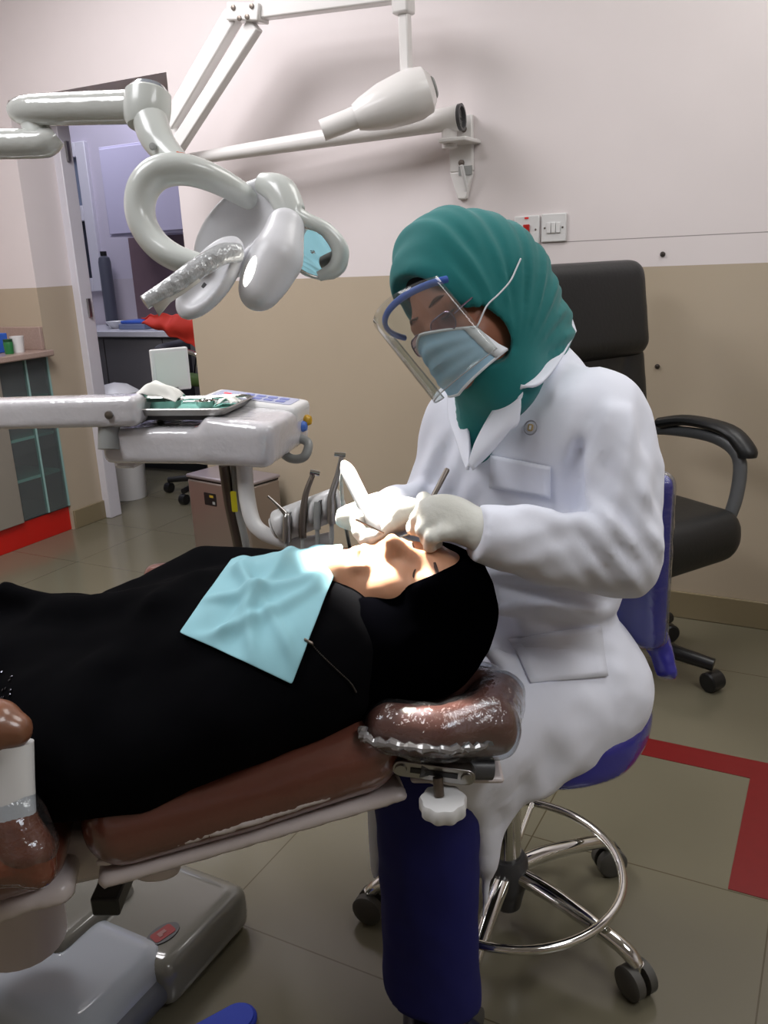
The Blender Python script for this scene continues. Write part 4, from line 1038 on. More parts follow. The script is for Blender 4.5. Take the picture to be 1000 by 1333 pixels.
# sleeves
s.u(chain([nSh, P(806, 610, 1.30), nEl], [.070, .066, .058]), .045)
s.u(chain([nEl, P(720, 716, 1.265), nWr + (nWr - nEl) * .00], [.056, .053, .044]), .03)
s.u(chain([fSh, fEl, fWr], [.068, .056, .042]), .045)
# deep creases and rolls of cloth
for a_, b_, r0, r1 in [((800, 560, 1.235), (836, 700, 1.235), .012, .016), ((775, 690, 1.24), (822, 745, 1.235), .012, .009), ((790, 672, 1.235), (845, 705, 1.25), .009, .012),
                       ((640, 850, 1.375), (735, 905, 1.42), .010, .018), ((650, 910, 1.36), (725, 1000, 1.385), .008, .014), ((650, 795, 1.40), (790, 780, 1.45), .014, .016),
                       ((620, 760, 1.40), (700, 772, 1.385), .012, .012), ((700, 830, 1.425), (800, 865, 1.47), .012, .014), ((805, 540, 1.232), (822, 640, 1.225), .008, .012), ((770, 600, 1.26), (800, 700, 1.235), .006, .010), ((690, 668, 1.225), (790, 690, 1.225), .004, .008), ((745, 560, 1.30), (720, 700, 1.36), .008, .010), ((700, 900, 1.40), (800, 940, 1.46), .010, .012), ((640, 930, 1.33), (690, 1030, 1.37), .006, .010)]:
    s.u(cap(P(*a_), P(*b_), r0, r1), .035)
for a_, b_, r0, r1 in [((756, 585, 1.27), (752, 655, 1.29), .002, .005), ((640, 772, 1.39), (830, 772, 1.40), .010, .012)]:
    s.cut(cap(P(*a_), P(*b_), r0, r1), .035)
s.disp(folds)
# open neck, cuffs, hem
s.cut(chain([HD(0, -.05, -.02), P(640, 470, 1.36)], [.078, .060]), .012)
nk0, nk1 = P(650, 480, 1.33), P(608, 590, 1.30)
s.cut(chain([nk0, nk1], [.052, .006]), .012)
wdir = nrm(nWr - nEl); s.cut(rbox(nWr + wdir * .085, (wdir, nrm(np.cross(wdir, UPZ)), np.cross(wdir, nrm(np.cross(wdir, UPZ)))), (.08, .06, .06), .01), .004)
wdf = nrm(fWr - fEl); s.cut(rbox(fWr + wdf * .078, (wdf, nrm(np.cross(wdf, UPZ)), np.cross(wdf, nrm(np.cross(wdf, UPZ)))), (.06, .055, .055), .01), .004)
coat = s
coat_o = coat.build('lab_coat', M_coat, dent, h=.0065, smooth=2)
# things laid on the coat: found by looking along the view direction, then given thickness
def on_coat(px, py, lift=.003, f=None, d0=1.0):
    p = march(f or coat, px, py, d0)
    return p + grad(f or coat, p) * lift
def patch(name, quad, n, m_, parent, lift=.004, thick=.003, f=None, d0=1.0, sub=0):
    (a, b_, c, d) = [np.array(q, float) for q in quad]
    G = []
    for i in range(n + 1):
        row = []
        for j in range(n + 1):
            u, v = i / n, j / n
            q = (a * (1 - u) + b_ * u) * (1 - v) + (d * (1 - u) + c * u) * v
            row.append(on_coat(q[0], q[1], lift, f, d0))
        G.append(row)
    return MB().grid(G).build(name, m_, parent, solid=thick)
try:
    patch('breast_pocket', ((640, 592), (718, 607), (717, 648), (639, 634)), 8, M_coat, coat_o, .003, .004, d0=1.1)
except TypeError: pass
try:
    patch('hip_pocket', ((664, 832), (780, 814), (790, 880), (690, 890)), 8, M_coat, coat_o, .003, .004, d0=1.15)
except TypeError: pass
# seams
def seam(name, pts, r=.0011):
    q = [on_coat(*p, .0004) for p in pts]
    return MB().tube(q, r, n=6, spline=5).build(name, M_coat, coat_o)
try:
    seam('sleeve_seam', ((812, 484), (796, 502), (780, 535), (770, 575), (763, 615)), .0016)
    seam('shoulder_seam', ((745, 448), (770, 462), (800, 478), (818, 492)), .0014)
    seam('placket_seam', ((608, 618), (605, 640), (603, 655)), .0014)
    seam('back_vent_seam', ((800, 800), (812, 850), (806, 900)), .0012)
except TypeError: pass
# emblem on the chest
try:
    em = on_coat(692, 557, .003); en = grad(coat, em); eu = nrm(np.cross(UPZ, en)); ev = np.cross(en, eu)
    M_gold = mat('emblem_gold', (188, 164, 116), rough=.5); M_gs = mat('emblem_grey', (150, 150, 158), rough=.5)
    eo = MB().torus(em, en, .0105, .0012, n=32, m=6).build('emblem', M_gs, coat_o)
    MB().prism(rrect(.009, .011, .003), em, eu, ev, en, .0014).build('emblem_centre', M_gold, eo)
    MB().prism([(-.0016, -.003), (.0016, -.003), (.0016, .003), (-.0016, .003)], em + en * .0014, eu, ev, en, .0006).build('emblem_mark', M_coat, eo)
except TypeError: pass
# collar and lapels
def sheet(name, rows, m_, parent, th=.004, k=4):
    R = [catmull(np.array([P(*q) for q in r]), np.ones(len(r)), k)[0] for r in rows]
    R = np.array(R)
    cols = [catmull(R[:, j], np.ones(len(R)), k)[0] for j in range(R.shape[1])]
    return MB().grid(np.array(cols)).build(name, m_, parent, solid=th)
sheet('collar', [[(736, 398, 1.425), (712, 425, 1.37), (688, 460, 1.325), (672, 492, 1.295), (662, 508, 1.285)],
                 [(744, 415, 1.42), (724, 448, 1.36), (700, 480, 1.305), (682, 500, 1.278), (670, 512, 1.275)],
                 [(750, 432, 1.405), (734, 462, 1.345), (712, 492, 1.285), (694, 503, 1.268), (671, 498, 1.274)]], M_coat, coat_o)
sheet('lapel', [[(672, 492, 1.293), (655, 515, 1.290), (635, 545, 1.288), (618, 578, 1.29), (610, 606, 1.30)],
                [(682, 503, 1.278), (672, 528, 1.276), (652, 556, 1.277), (630, 585, 1.283), (613, 608, 1.298)],
                [(672, 500, 1.278), (676, 548, 1.276), (662, 562, 1.280), (640, 588, 1.288), (615, 612, 1.30)]], M_coat, coat_o)
sheet('lapel', [[(606, 500, 1.40), (606, 530, 1.37), (610, 560, 1.335), (612, 585, 1.315), (611, 606, 1.305)],
                [(594, 505, 1.415), (594, 535, 1.385), (600, 562, 1.35), (606, 588, 1.325), (610, 608, 1.308)],
                [(584, 512, 1.43), (584, 540, 1.40), (592, 566, 1.365), (601, 592, 1.335), (609, 612, 1.312)]], M_coat, coat_o)
# skirt
s = SDF()
s.u(chain([nHip, P(590, 985, 1.325)], [.062, .062])).u(chain([fHip, P(545, 985, 1.39)], [.062, .062]), .05)
s.u(chain([P(575, 1010, 1.33), P(578, 1150, 1.37), P(582, 1330, 1.425)], [.058, .057, .056]), .06)
s.u(chain([P(538, 1010, 1.385), P(540, 1150, 1.42), P(545, 1330, 1.465)], [.058, .057, .056]), .06)
s.cut(half((0, 0, .105), UPZ), .008)
s.disp(lambda X: .004 * snoise(X * [1, 1, .25], 22, 21) + .002 * snoise(X, 30, 22))
s.build('skirt', M_navy, dent, h=.007)
for q, q2 in (((594, 1326, 1.42), (640, 1345, 1.39)), ((550, 1326, 1.46), (545, 1372, 1.38))):
    a_ = P(*q); b_ = P(*q2); a_[2] = .045; b_[2] = .03
    s = SDF().u(chain([a_ + nrm(a_ - b_) * .02, b_], [.034, .028]), .02).keep(half((0, 0, .004), -UPZ), .004)
    s.cut(half((0, 0, .003), UPZ), .003)
    s.build('shoe', mat('dark_shoe', (22, 26, 52), rough=.4), dent, h=.005)
# ------------------------------------------------------------------ mask, spectacles, visor
def MK(s_, u):   # mask surface: wraps around the lower face
    w = abs(s_) / .070
    f = .119 - .056 * w ** 2.0 - .30 * max(0, -.075 - u) - .20 * max(0, u + .03)
    return HD(s_ * (1 - .10 * w * w), f, u)
rows = []
nv, nu = 22, 24
for j in range(nv + 1):
    v = j / nv
    u = -.018 - .088 * v
    row = []
    for i in range(nu + 1):
        a_ = -1 + 2 * i / nu
        lift = (1 - abs(a_) ** 1.5)
        uu = u + .026 * (1 - abs(a_) ** 2) * (1 - v) * .6 - .020 * abs(a_) * (1 - v) + .018 * abs(a_) * v
        p = MK(a_ * (.064 + .012 * v), uu)
        tri = abs(((v * 4.0) % 1) - .5) * 2
        p = p + F_ * (.0045 * tri * lift - .002)
        row.append(p)
    rows.append(row)
mk = MB().grid(rows).build('face_mask', M_mask, dent, solid=.002)
MB().tube([r_ for r_ in rows[0]], .0024, n=8).build('mask_edge', M_maskw, mk)
MB().tube([r_ for r_ in rows[-1]], .0022, n=8).build('mask_edge', M_maskw, mk)
side = [rows[j][nu] for j in range(nv + 1)]
MB().grid([[rows[j][nu] + S_ * .001, rows[j][nu - 2] + S_ * .001 + F_ * .001] for j in range(nv + 1)]).build('mask_side_tape', M_maskw, mk, solid=.003)
# ties over the scarf
def on_hijab(px, py, lift=.002):
    p = march(hijab, px, py, 1.0); return p + grad(hijab, p) * lift
lp = [rows[0][nu - 1] + S_ * .003, rows[0][nu] + S_ * .004] + [on_hijab(*q, .004) for q in ((634, 398), (648, 384), (661, 367), (671, 350), (677, 338))]
MB().tube(lp, .0013, n=6, spline=5).build('mask_tie', M_maskw, mk)
lp = [rows[0][nu] + S_ * .001, on_hijab(622, 415)]
# spectacles
M_rimm = mat('spectacle_rim', (150, 130, 150), rough=.2, metal=.8)
sg_ = empty_s = MB()
gz, gf = -.010, .108
for sg in (-1, 1):
    cen = HD(sg * .033, gf - .010, gz)
    un = nrm(F_ + sg * .25 * S_); uu = nrm(S_ - un * np.dot(S_, un)); vv = np.cross(un, uu)
    pts = [cen + uu * a * 1.0 + vv * b_ for a, b_ in rrect(.044, .028, .012)]
    sg_.tube(pts + [pts[0]], .0012, n=6, caps=False)
    sg_.tube([HD(sg * .056, gf - .018, gz + .004), HD(sg * .074, .06, gz + .010), HD(sg * .080, -.01, gz + .014)], .0014, n=6, spline=4)
sg_.tube([HD(-.012, gf - .004, gz + .004), HD(0, gf + .002, gz + .008), HD(.012, gf - .004, gz + .004)], .0012, n=6, spline=4)
spec = sg_.build('spectacles', M_rimm, dent)
M_lens = film('lens', tint=(226, 216, 230), rough=.02, haze=.02, refl=1.)
lb_ = MB()
for sg in (-1, 1):
    cen = HD(sg * .033, gf - .010, gz); un = nrm(F_ + sg * .25 * S_); uu = nrm(S_ - un * np.dot(S_, un)); vv = np.cross(un, uu)
    lb_.prism(rrect(.043, .027, .012), cen, uu, vv, un, .0012)
lb_.build('lenses', M_lens, spec)
# visor: blue brow bar and curved clear sheet
def VZ(a_, u, rad=.098, off=0.):    # a_: angle round the face, 0 in front
    return HD(rad * math.sin(a_) * 1.0, .052 + off + rad * (math.cos(a_) * 1.12 - .12), u)
bar_pts = [VZ(math.radians(t), .016 + .036 * max(0, math.cos(math.radians(t - 10))), .086) for t in np.linspace(-72, 62, 25)]
vis = MB().tube(bar_pts, .0052, n=10, squash=(F_, .55)).build('visor_band', mat('visor_blue', (74, 108, 196), rough=.35), dent)
rows = []
for j in range(13):
    v = j / 12
    rows.append([VZ(math.radians(t), .024 + .036 * math.cos(math.radians(t - 10)) - .150 * v + .03 * v * (abs(t) / 72) ** 2, .091 + .003 * v, .012 - .026 * v) for t in np.linspace(-72, 60, 33)])
MB().grid(rows).build('visor_sheet', film('visor_clear', tint=(244, 246, 244), rough=.015, haze=.05, refl=.9), vis, solid=.0008)
MB().tube(rows[-1], .0010, n=6).build('visor_edge', film('visor_edge_clear', tint=(200, 206, 200), rough=.05, haze=.35), vis)
MB().tube([r_[0] for r_ in rows], .0010, n=6).build('visor_edge', bpy.data.materials['visor_edge_clear'], vis)
# ------------------------------------------------------------------ gloved hands
def glove(name, wrist, palm, fingers, thumb, wr=.026):
    s = SDF()
    kn = [f[0] for f in fingers]
    pc_ = sum(np.array(k) for k in kn) / len(kn)
    s.u(cap(wrist, wrist * .35 + pc_ * .65, wr, .026))
    for k in kn: s.u(cap(wrist * .45 + np.array(palm) * .2 + k * .35, k, .016, .0112), .010)
    for f in fingers:
        n = len(f); s.u(chain(f, list(np.linspace(.0102, .0076, n))), .005)
        for q in f[1:-1]: s.u(cap(q, q + [1e-4, 0, 0], .0100, .0100), .006)
    s.u(chain(thumb, [.019, .0145, .0115, .0088]), .012)
    back = nrm(np.array(wrist) - np.array(palm))
    return s.disp(lambda X: .0006 * snoise(X, 160, 3))
# near hand (her left): back of the hand to the camera, fingers curled over the mirror handle
w0 = nWr + wdir * -.012
K = [P(552, 650, 1.300), P(553, 662, 1.270), P(562, 680, 1.240), P(578, 694, 1.222)]
fing = [[K[0], P(548, 668, 1.285), P(541, 682, 1.272), P(536, 690, 1.268)],
        [K[1], P(543, 676, 1.262), P(548, 690, 1.272), P(556, 694, 1.284)],
        [K[2], P(550, 690, 1.236), P(556, 702, 1.250), P(566, 702, 1.264)],
        [K[3], P(562, 700, 1.222), P(560, 710, 1.236), P(570, 708, 1.250)]]
th = [P(590, 668, 1.290), P(566, 664, 1.312), P(550, 672, 1.302), P(537, 688, 1.282)]
gl_n = glove('glove', w0, P(590, 672, 1.25), fing, th, .030)
gl_n.u(cap(w0, w0 - wdir * .03, .030, .029), .01)
gl_n.u(ell(P(582, 668, 1.243), (wdir, nrm(np.cross(wdir, CW)), CW), (.042, .027, .018)), .02)
gl_n.build('glove', M_glove, dent, h=.0028, smooth=1)
# far hand (her right): holding the suction tip down into the mouth
DX = 3
w1 = fWr + wdf * -.012
K2 = [P(474+DX, 664, 1.300), P(482+DX, 656, 1.318), P(494+DX, 654, 1.334), P(505+DX, 658, 1.346)]
fing2 = [[K2[0], P(462 + DX, 676, 1.285), P(464 + DX, 692, 1.275), P(470 + DX, 703, 1.268)],
         [K2[1], P(466 + DX, 664, 1.305), P(462 + DX, 680, 1.295), P(470 + DX, 692, 1.285)],
         [K2[2], P(478 + DX, 668, 1.318), P(474 + DX, 684, 1.308), P(482 + DX, 696, 1.298)],
         [K2[3], P(492 + DX, 672, 1.330), P(488 + DX, 688, 1.318), P(494 + DX, 698, 1.308)]]
th2 = [P(505 + DX, 672, 1.335), P(497 + DX, 684, 1.300), P(488 + DX, 694, 1.282), P(478 + DX, 702, 1.270)]
gl_f = glove('glove', w1, P(495 + DX, 672, 1.33), fing2, th2, .028)
gl_f.u(ell(P(484 + DX, 678, 1.312), (CR, CD, CW), (.020, .020, .022)), .015)
gl_f.u(ell(P(496 + DX, 670, 1.325), (nrm(wdf), nrm(np.cross(wdf, CW)), CW), (.034, .028, .022)), .02)
gl_f.build('glove', M_glove, dent, h=.0028, smooth=1)
# ================================================================== the patient
pat = empty('person', (-.85, 1.0, .5), 'person in black abaya and headscarf lying on the dental chair under a blue bib', 'person')
PU = nrm(CR + .03 * CD + .02 * CW); PN = nrm(-.80 * CD - .60 * CW); PN = nrm(PN - PU * np.dot(PN, PU)); PS = np.cross(PN, PU)
if np.dot(PS, CW) > 0: PS = -PS          # side towards the camera
PC = P(537, 784, 1.295)
def PH(s_, n, u): return PC + PS * s_ + PN * n + PU * u
s = SDF()
s.u(ell(PH(0, -.004, .022), (PS, PN, PU), (.074, .096, .094)))
s.u(ell(PH(0, .024, -.045), (PS, PN, PU), (.060, .066, .078)), .04)
s.u(ell(PH(0, .066, -.110), (PS, PN, PU), (.025, .022, .020)), .03)
s.u(cap(PH(0, .086, .0), PH(0, .116, -.036), .008, .0115), .016)
for sg in (-1, 1): s.u(ell(PH(sg * .010, .102, -.040), (PS, PN, PU), (.0075, .008, .008)), .006)
s.u(cap(PH(-.036, .074, .026), PH(.036, .074, .026), .010, .010), .02)
for sg in (-1, 1):
    s.u(ell(PH(sg * .037, .064, -.036), (PS, PN, PU), (.022, .020, .022)), .03)
    s.cut(ell(PH(sg * .034, .098, .003), (PS, PN, PU), (.016, .016, .012)), .02)
    s.u(ell(PH(sg * .034, .074, .002), (PS, PN, PU), (.0165, .012, .0115)), .004)
s.u(cap(PH(-.02, .086, -.072), PH(.02, .086, -.072), .008, .008), .008)
s.u(cap(PH(-.018, .083, -.086), PH(.018, .083, -.086), .008, .008), .008)
s.cut(ell(PH(0, .100, -.079), (PS, PN, PU), (.019, .022, .007)), .006)
s.u(cap(PH(0, -.02, -.06), PH(0, -.05, -.19), .050, .055), .04)
# trunk, arms, legs under the abaya
ax = nrm(A_ - B_)        # head to feet, along the chair
side_n = -cv             # towards the camera
def PB(a_, sd, up): return bcen + cu * a_ + side_n * sd + cn * up
pch, pbe, phi = P(335, 838, 1.30), P(190, 893, 1.30), P(60, 895, 1.36)
psn, psf = P(420, 875, 1.19), P(395, 770, 1.46)
pen, pef = P(190, 975, 1.12), P(270, 755, 1.50)
phn = P(60, 930, 1.16)
s.u(ell(pch, (cu, cv, cn), (.19, .15, .085)), .05).u(ell(pbe, (cu, cv, cn), (.17, .145, .08)), .05).u(ell(phi, (cu, cv, cn), (.15, .15, .09)), .05)
s.u(chain([psn, pen, phn], [.05, .04, .026]), .03).u(chain([psf, pef, P(170, 800, 1.40)], [.05, .04, .026]), .03)
s.u(chain([phi + side_n * .06, phi + cu * .42 + side_n * .07 + cn * .05], [.085, .06]), .03).u(chain([phi - side_n * .07, phi + cu * .42 - side_n * .07 + cn * .05], [.085, .06]), .03)
s.build('body', M_skin2, pat, h=.0055, smooth=1)
for sg in (-1, 1):
    MB().tube([PH(sg * .052, .070, .000), PH(sg * .036, .0842, -.004), PH(sg * .019, .083, .000)], .0013, n=6, spline=5).build('lashes', M_hair, pat)
    MB().tube([PH(sg * .048, .082, .026), PH(sg * .042, .088, .030), PH(sg * .016, .091, .026)], [.0012, .0023, .0026], n=6, spline=5).build('eyebrow', M_hair, pat)
# headscarf
s = SDF()
s.u(ell(PH(0, -.013, .024), (PS, PN, PU), (.092, .113, .104)))
s.u(ell(PH(.01, -.035, -.02), (PS, PN, PU), (.090, .085, .13)), .05)
s.u(ell(PH(.030, .045, .050), (PS, PN, PU), (.050, .055, .050)), .04)
s.u(cap(PH(0, -.03, -.08), P(415, 845, 1.25), .085, .095), .06)
s.u(cap(P(560, 850, 1.25), P(430, 880, 1.20), .06, .075), .05)
s.u(cap(PH(-.03, -.03, -.09), P(430, 760, 1.40), .06, .06), .05)
s.disp(lambda X: .003 * snoise(X, 14, 31) + .002 * snoise(X, 34, 32))
# face opening: everything in front of a slanted plane and inside an oval
fo_ = ell(PH(-.006, .108, -.052), (PS, PN, PU), (.076, .104, .130))
hp1, hp2 = P(484, 779, 1.25), P(612, 727, 1.27)
hn = nrm(np.cross(hp2 - hp1, CW)); hn = hn if np.dot(hn, CD) > 0 else -hn
fh_ = half(hp1, hn)
fcut = lambda X: smax(fo_(X), fh_(X), .03)
s.cut(fcut, .008)
pscarf = s
s.build('headscarf', M_scarf, pat, h=.0055, smooth=1)
# abaya
def pf(X): return .006 * snoise(X, 7, 41) + .005 * snoise(X * [.6, 1, 1], 15, 42) + .002 * snoise(X, 36, 43)
s = SDF()
s.u(ell(pch, (cu, cv, cn), (.24, .19, .115)))
s.u(ell(pbe, (cu, cv, cn), (.22, .18, .105)), .08)
s.u(ell(phi, (cu, cv, cn), (.20, .19, .115)), .08)
s.u(chain([phi + side_n * .07, phi + cu * .42 + side_n * .08 + cn * .05], [.115, .09]), .06).u(chain([phi - side_n * .07, phi + cu * .42 - side_n * .08 + cn * .05], [.115, .09]), .06)
s.u(chain([psn, P(300, 935, 1.13), pen, P(110, 960, 1.12), phn], [.075, .068, .062, .06, .05]), .06)
s.u(chain([psf, pef, P(170, 800, 1.40)], [.07, .055, .045]), .05)
s.u(chain([P(150, 1000, 1.13), P(40, 1010, 1.12)], [.055, .06]), .06)
for a_, b_, r0, r1 in [((130, 880, 1.15), (100, 1010, 1.07), .02, .024), ((240, 850, 1.16), (300, 800, 1.20), .016, .012), ((210, 790, 1.23), (260, 760, 1.30), .018, .012), ((60, 800, 1.30), (190, 790, 1.28), .012, .016), ((10, 770, 1.36), (150, 800, 1.28), .012, .010)]:
    s.u(cap(P(*a_), P(*b_), r0, r1), .04)
s.disp(pf)
abaya = s
abaya.build('abaya', M_abaya, pat, h=.008, smooth=2)
bd_ = MB(); rb_ = random.Random(8)
for k in range(22):
    p = march(abaya, rb_.uniform(-6, 15), rb_.uniform(868, 930), .8)
    if p is not None: bd_.lathe(p, grad(abaya, p), [(0, -.001), (.0022, 0), (.0022, .001), (0, .002)], n=8)
if bd_.n: bd_.build('sleeve_sequins', mat('dark_sequins', (96, 96, 104), rough=.12, metal=1.), pat)
# ------------------------------------------------------------------ blue bib clipped over the chest
both = lambda X: np.minimum(abaya(X), pscarf(X))
def on_pat(px, py): 
    p = march(both, px, py, 1.0, 1.75); return p
bib = empty('dental_bib', P(340, 800, 1.22), 'pale blue disposable bib spread over the chest of the person in black', 'bib')
Q = [(302, 733), (449, 717), (380, 892), (235, 827)]
N = 34
XYg = np.zeros((N + 1, N + 1, 3)); NG = np.zeros((N + 1, N + 1, 3))
qa, qb, qc, qd = [np.array(q, float) for q in Q]
for i in range(N + 1):
    prev = None
    for j in range(N, -1, -1):
        u, v = i / N, max(j - 4, 0) / (N - 4)
        q = (qa * (1 - u) + qb * u) * (1 - v) + (qd * (1 - u) + qc * u) * v
        p = on_pat(q[0], q[1]) if j >= 4 else None
        if p is None:
            p = prev + cv * .009
            zz = p[2] + .02
            for _ in range(60):
                d_ = both(np.array([[p[0], p[1], zz]]))[0]
                if d_ < .002: break
                zz -= max(d_ * .6, .001)
            p = np.array([p[0], p[1], max(zz, prev[2] - .02)])
        XYg[i, j] = p; prev = p
for _ in range(8):
    Pp = XYg.copy()
    avg = (Pp[:-2, 1:-1] + Pp[2:, 1:-1] + Pp[1:-1, :-2] + Pp[1:-1, 2:]) / 4
    XYg[1:-1, 1:-1] = .5 * Pp[1:-1, 1:-1] + .5 * avg
    XYg[0, 1:-1] = .5 * XYg[0, 1:-1] + .25 * (XYg[0, :-2] + XYg[0, 2:]); XYg[-1, 1:-1] = .5 * XYg[-1, 1:-1] + .25 * (XYg[-1, :-2] + XYg[-1, 2:])
    XYg[1:-1, -1] = .5 * XYg[1:-1, -1] + .25 * (XYg[:-2, -1] + XYg[2:, -1])
g_ = np.cross(np.gradient(XYg, axis=0), np.gradient(XYg, axis=1)); g_ /= np.linalg.norm(g_, axis=2, keepdims=True)
if g_[..., 2].mean() < 0: g_ = -g_
uu, vv_ = np.meshgrid(np.linspace(0, 1, N + 1), np.linspace(0, 1, N + 1), indexing='ij')
def crease(a_, b_, c_, w, h): # ridge along the line a u + b v = c
    d = (a_ * uu + b_ * vv_ - c_) / math.hypot(a_, b_); return h * np.exp(-(d / (1.5 * w)) ** 2)
wr = crease(1, .25, .55, .035, .008) + crease(.35, 1, .62, .028, .011) + crease(1, -.6, .05, .035, .008) + crease(.2, 1, .30, .04, .008) + crease(1, 1.2, 1.35, .028, .008) + crease(1, -1.4, -.25, .03, .008)
nzz = snoise(np.column_stack([uu.ravel() * 5, vv_.ravel() * 5, uu.ravel() * 0]), 1., 51).reshape(N + 1, N + 1)
win = np.clip(np.minimum(np.minimum(uu, 1 - uu), 1 - vv_) / .14, 0, 1)
XYg = XYg + g_ * (.006 + win * (wr + .005 * nzz))[..., None]
bs = MB().grid(XYg).build('sheet', mat('bib_blue', (138, 188, 199), rough=.8), bib, solid=.0012, sub=1)
# clip and bead chain at the corner
cl = on_pat(402, 838); cl = cl + grad(both, cl) * .006
MB().box(cl, (.014, .005, .004), (nrm(CR + .5 * CD), nrm(CD), -CW)).build('clip', M_dsteel, bib, bevel=.002)
ch_pts = []
for q in ((404, 838), (420, 855), (438, 872), (455, 888), (462, 900)):
    p = on_pat(*q); ch_pts.append(p + grad(both, p) * .003)
cpts, _ = catmull(np.array(ch_pts), np.ones(len(ch_pts)), 10)
b = MB()
for p in cpts: b.lathe(p - [0, 0, .0011], UPZ, [(0, 0), (.0011, .0006), (.0011, .0016), (0, .0022)], n=6)
b.build('bead_chain', mat('dark_bead_chain', (70, 66, 62), rough=.35, metal=.8), bib)
# ------------------------------------------------------------------ things on the delivery unit
tz = UH + .017
tr0 = U(-.215, .095, tz)
tray = empty('instrument_tray', tr0, 'shallow steel tray with green paper liner on the delivery unit', 'tray')
def tray_mesh():
    prof = [(.0, .0), (.92, 0), (1., .013), (1.03, .0135), (1.0, .0155), (.925, .0022), (0, .0022)]
    o = rrect(.27, .165, .02); b = MB(); V = []; n = len(o)
    for sc, h in prof: V += [tr0 + E1 * a * max(sc, .001) + E2 * b_ * max(sc, .001) + UPZ * h for a, b_ in o]
    F = [(i * n + k, i * n + (k + 1) % n, (i + 1) * n + (k + 1) % n, (i + 1) * n + k) for i in range(len(prof) - 1) for k in range(n)]
    return b.add(V, F)
tray_mesh().build('pan', M_steel, tray)
MB().prism(rrect(.22, .12, .01), tr0 - UPZ * .012, E1, E2, UPZ, .0115).build('support', M_dgrey, tray)
MB().prism(rrect(.245, .142, .015), tr0 + UPZ * .0026, E1, E2, UPZ, .0012).build('paper_liner', mat('green_paper', (120, 182, 170), rough=.8), tray)
def dish_thing(c, a, b_, h, name, label):
    e = empty(name, c, label, 'bowl'); V = []; K = 36
    prof = [(0, 0), (.55, 0), (.85, .45), (1, 1), (1.02, 1.02), (.96, .98), (.8, .45), (.5, .06), (0, .06)]
    for r, z in prof: V += [c + E1 * a * max(r, .001) * math.cos(2 * math.pi * k / K) + E2 * b_ * max(r, .001) * math.sin(2 * math.pi * k / K) + UPZ * h * z for k in range(K)]
    F = [(i * K + k, i * K + (k + 1) % K, (i + 1) * K + (k + 1) % K, (i + 1) * K + k) for i in range(len(prof) - 1) for k in range(K)]
    MB().add(V, F).build('bowl', M_chrome, e); return e
d1 = tr0 + E1 * -.030 + E2 * -.036 + UPZ * .0042
dish_thing(d1, .055, .030, .022, 'steel_dish', 'oval steel dish holding white gauze on the green tray liner')
d2 = tr0 + E1 * .062 + E2 * -.012 + UPZ * .0042
dish_thing(d2, .022, .022, .016, 'steel_cup', 'small round steel cup beside the gauze dish on the tray')
def gauze(c, w, d, h, seed, label):
    n = 14; G = []
    for i in range(n):
        row = []
        for j in range(n):
            u, v = i / (n - 1) - .5, j / (n - 1) - .5
            z = h * (1 - (2 * u) ** 2 * .7) * (.5 + .5 * (1 - (2 * v) ** 2)) + .009 * float(snoise(np.array([[u * 6, v * 6, seed]]), 1., seed)[0])
            row.append(c + E1 * w * u + E2 * d * v + UPZ * max(z, .002))
        G.append(row)
    return tag(MB().grid(np.array(G)).build('gauze_pad', mat('gauze_white', (232, 232, 226), rough=.9) if 'gauze_white' not in bpy.data.materials else bpy.data.materials['gauze_white'], solid=.002, sub=1), label, 'gauze')
gauze(d1 + UPZ * .016, .10, .055, .042, 3, 'crumpled white gauze heaped in the oval steel dish')
gauze(tr0 + E1 * .10 + E2 * .02 + UPZ * .0045, .05, .04, .020, 5, 'small folded white gauze beside the steel cup on the tray')
for i, (o, lb) in enumerate(((.050, 'straight steel probe lying along the back of the tray'), (.064, 'steel tweezers lying behind the probe on the tray'))):
    p0, p1 = tr0 + E1 * -.09 + E2 * o + UPZ * .010, tr0 + E1 * .13 + E2 * (o + .004) + UPZ * .018
    tag(MB().tube([p0, p0 * .9 + p1 * .1, p1 * .9 + p0 * .1, p1], [.0012, .0032, .0032, .0012], n=10).build('probe' if i == 0 else 'tweezers', M_chrome), lb, 'instrument')
# white viewer panel at the back of the unit
vc = P(222, 481, 1.93)
vp = empty('viewer_panel', U(-.24, UD - .02, UH), 'white square viewer panel standing upright behind the instrument tray', 'viewer')
vx = nrm(CR * .93 - .20 * CD + .55 * CW); vz = nrm(UPZ - vx * vx[2]); vy = np.cross(vz, vx)
MB().box(vc, (.085, .014, .094), (vx, vy, vz)).build('panel', M_wplas, vp, bevel=.003)
MB().box(vc - vy * .0072, (.070, .0012, .078), (vx, vy, vz)).build('screen', mat('viewer_screen', (222, 226, 222), rough=.5), vp)
MB().box(vc - vz * .062, (.026, .016, .05), (vx, vy, vz)).build('stand', M_greyp, vp, bevel=.003)
MB().box(vc - vz * .085 - vy * .0, (.10, .05, .010), (vx, vy, UPZ)).build('foot', M_dgrey, vp, bevel=.003)
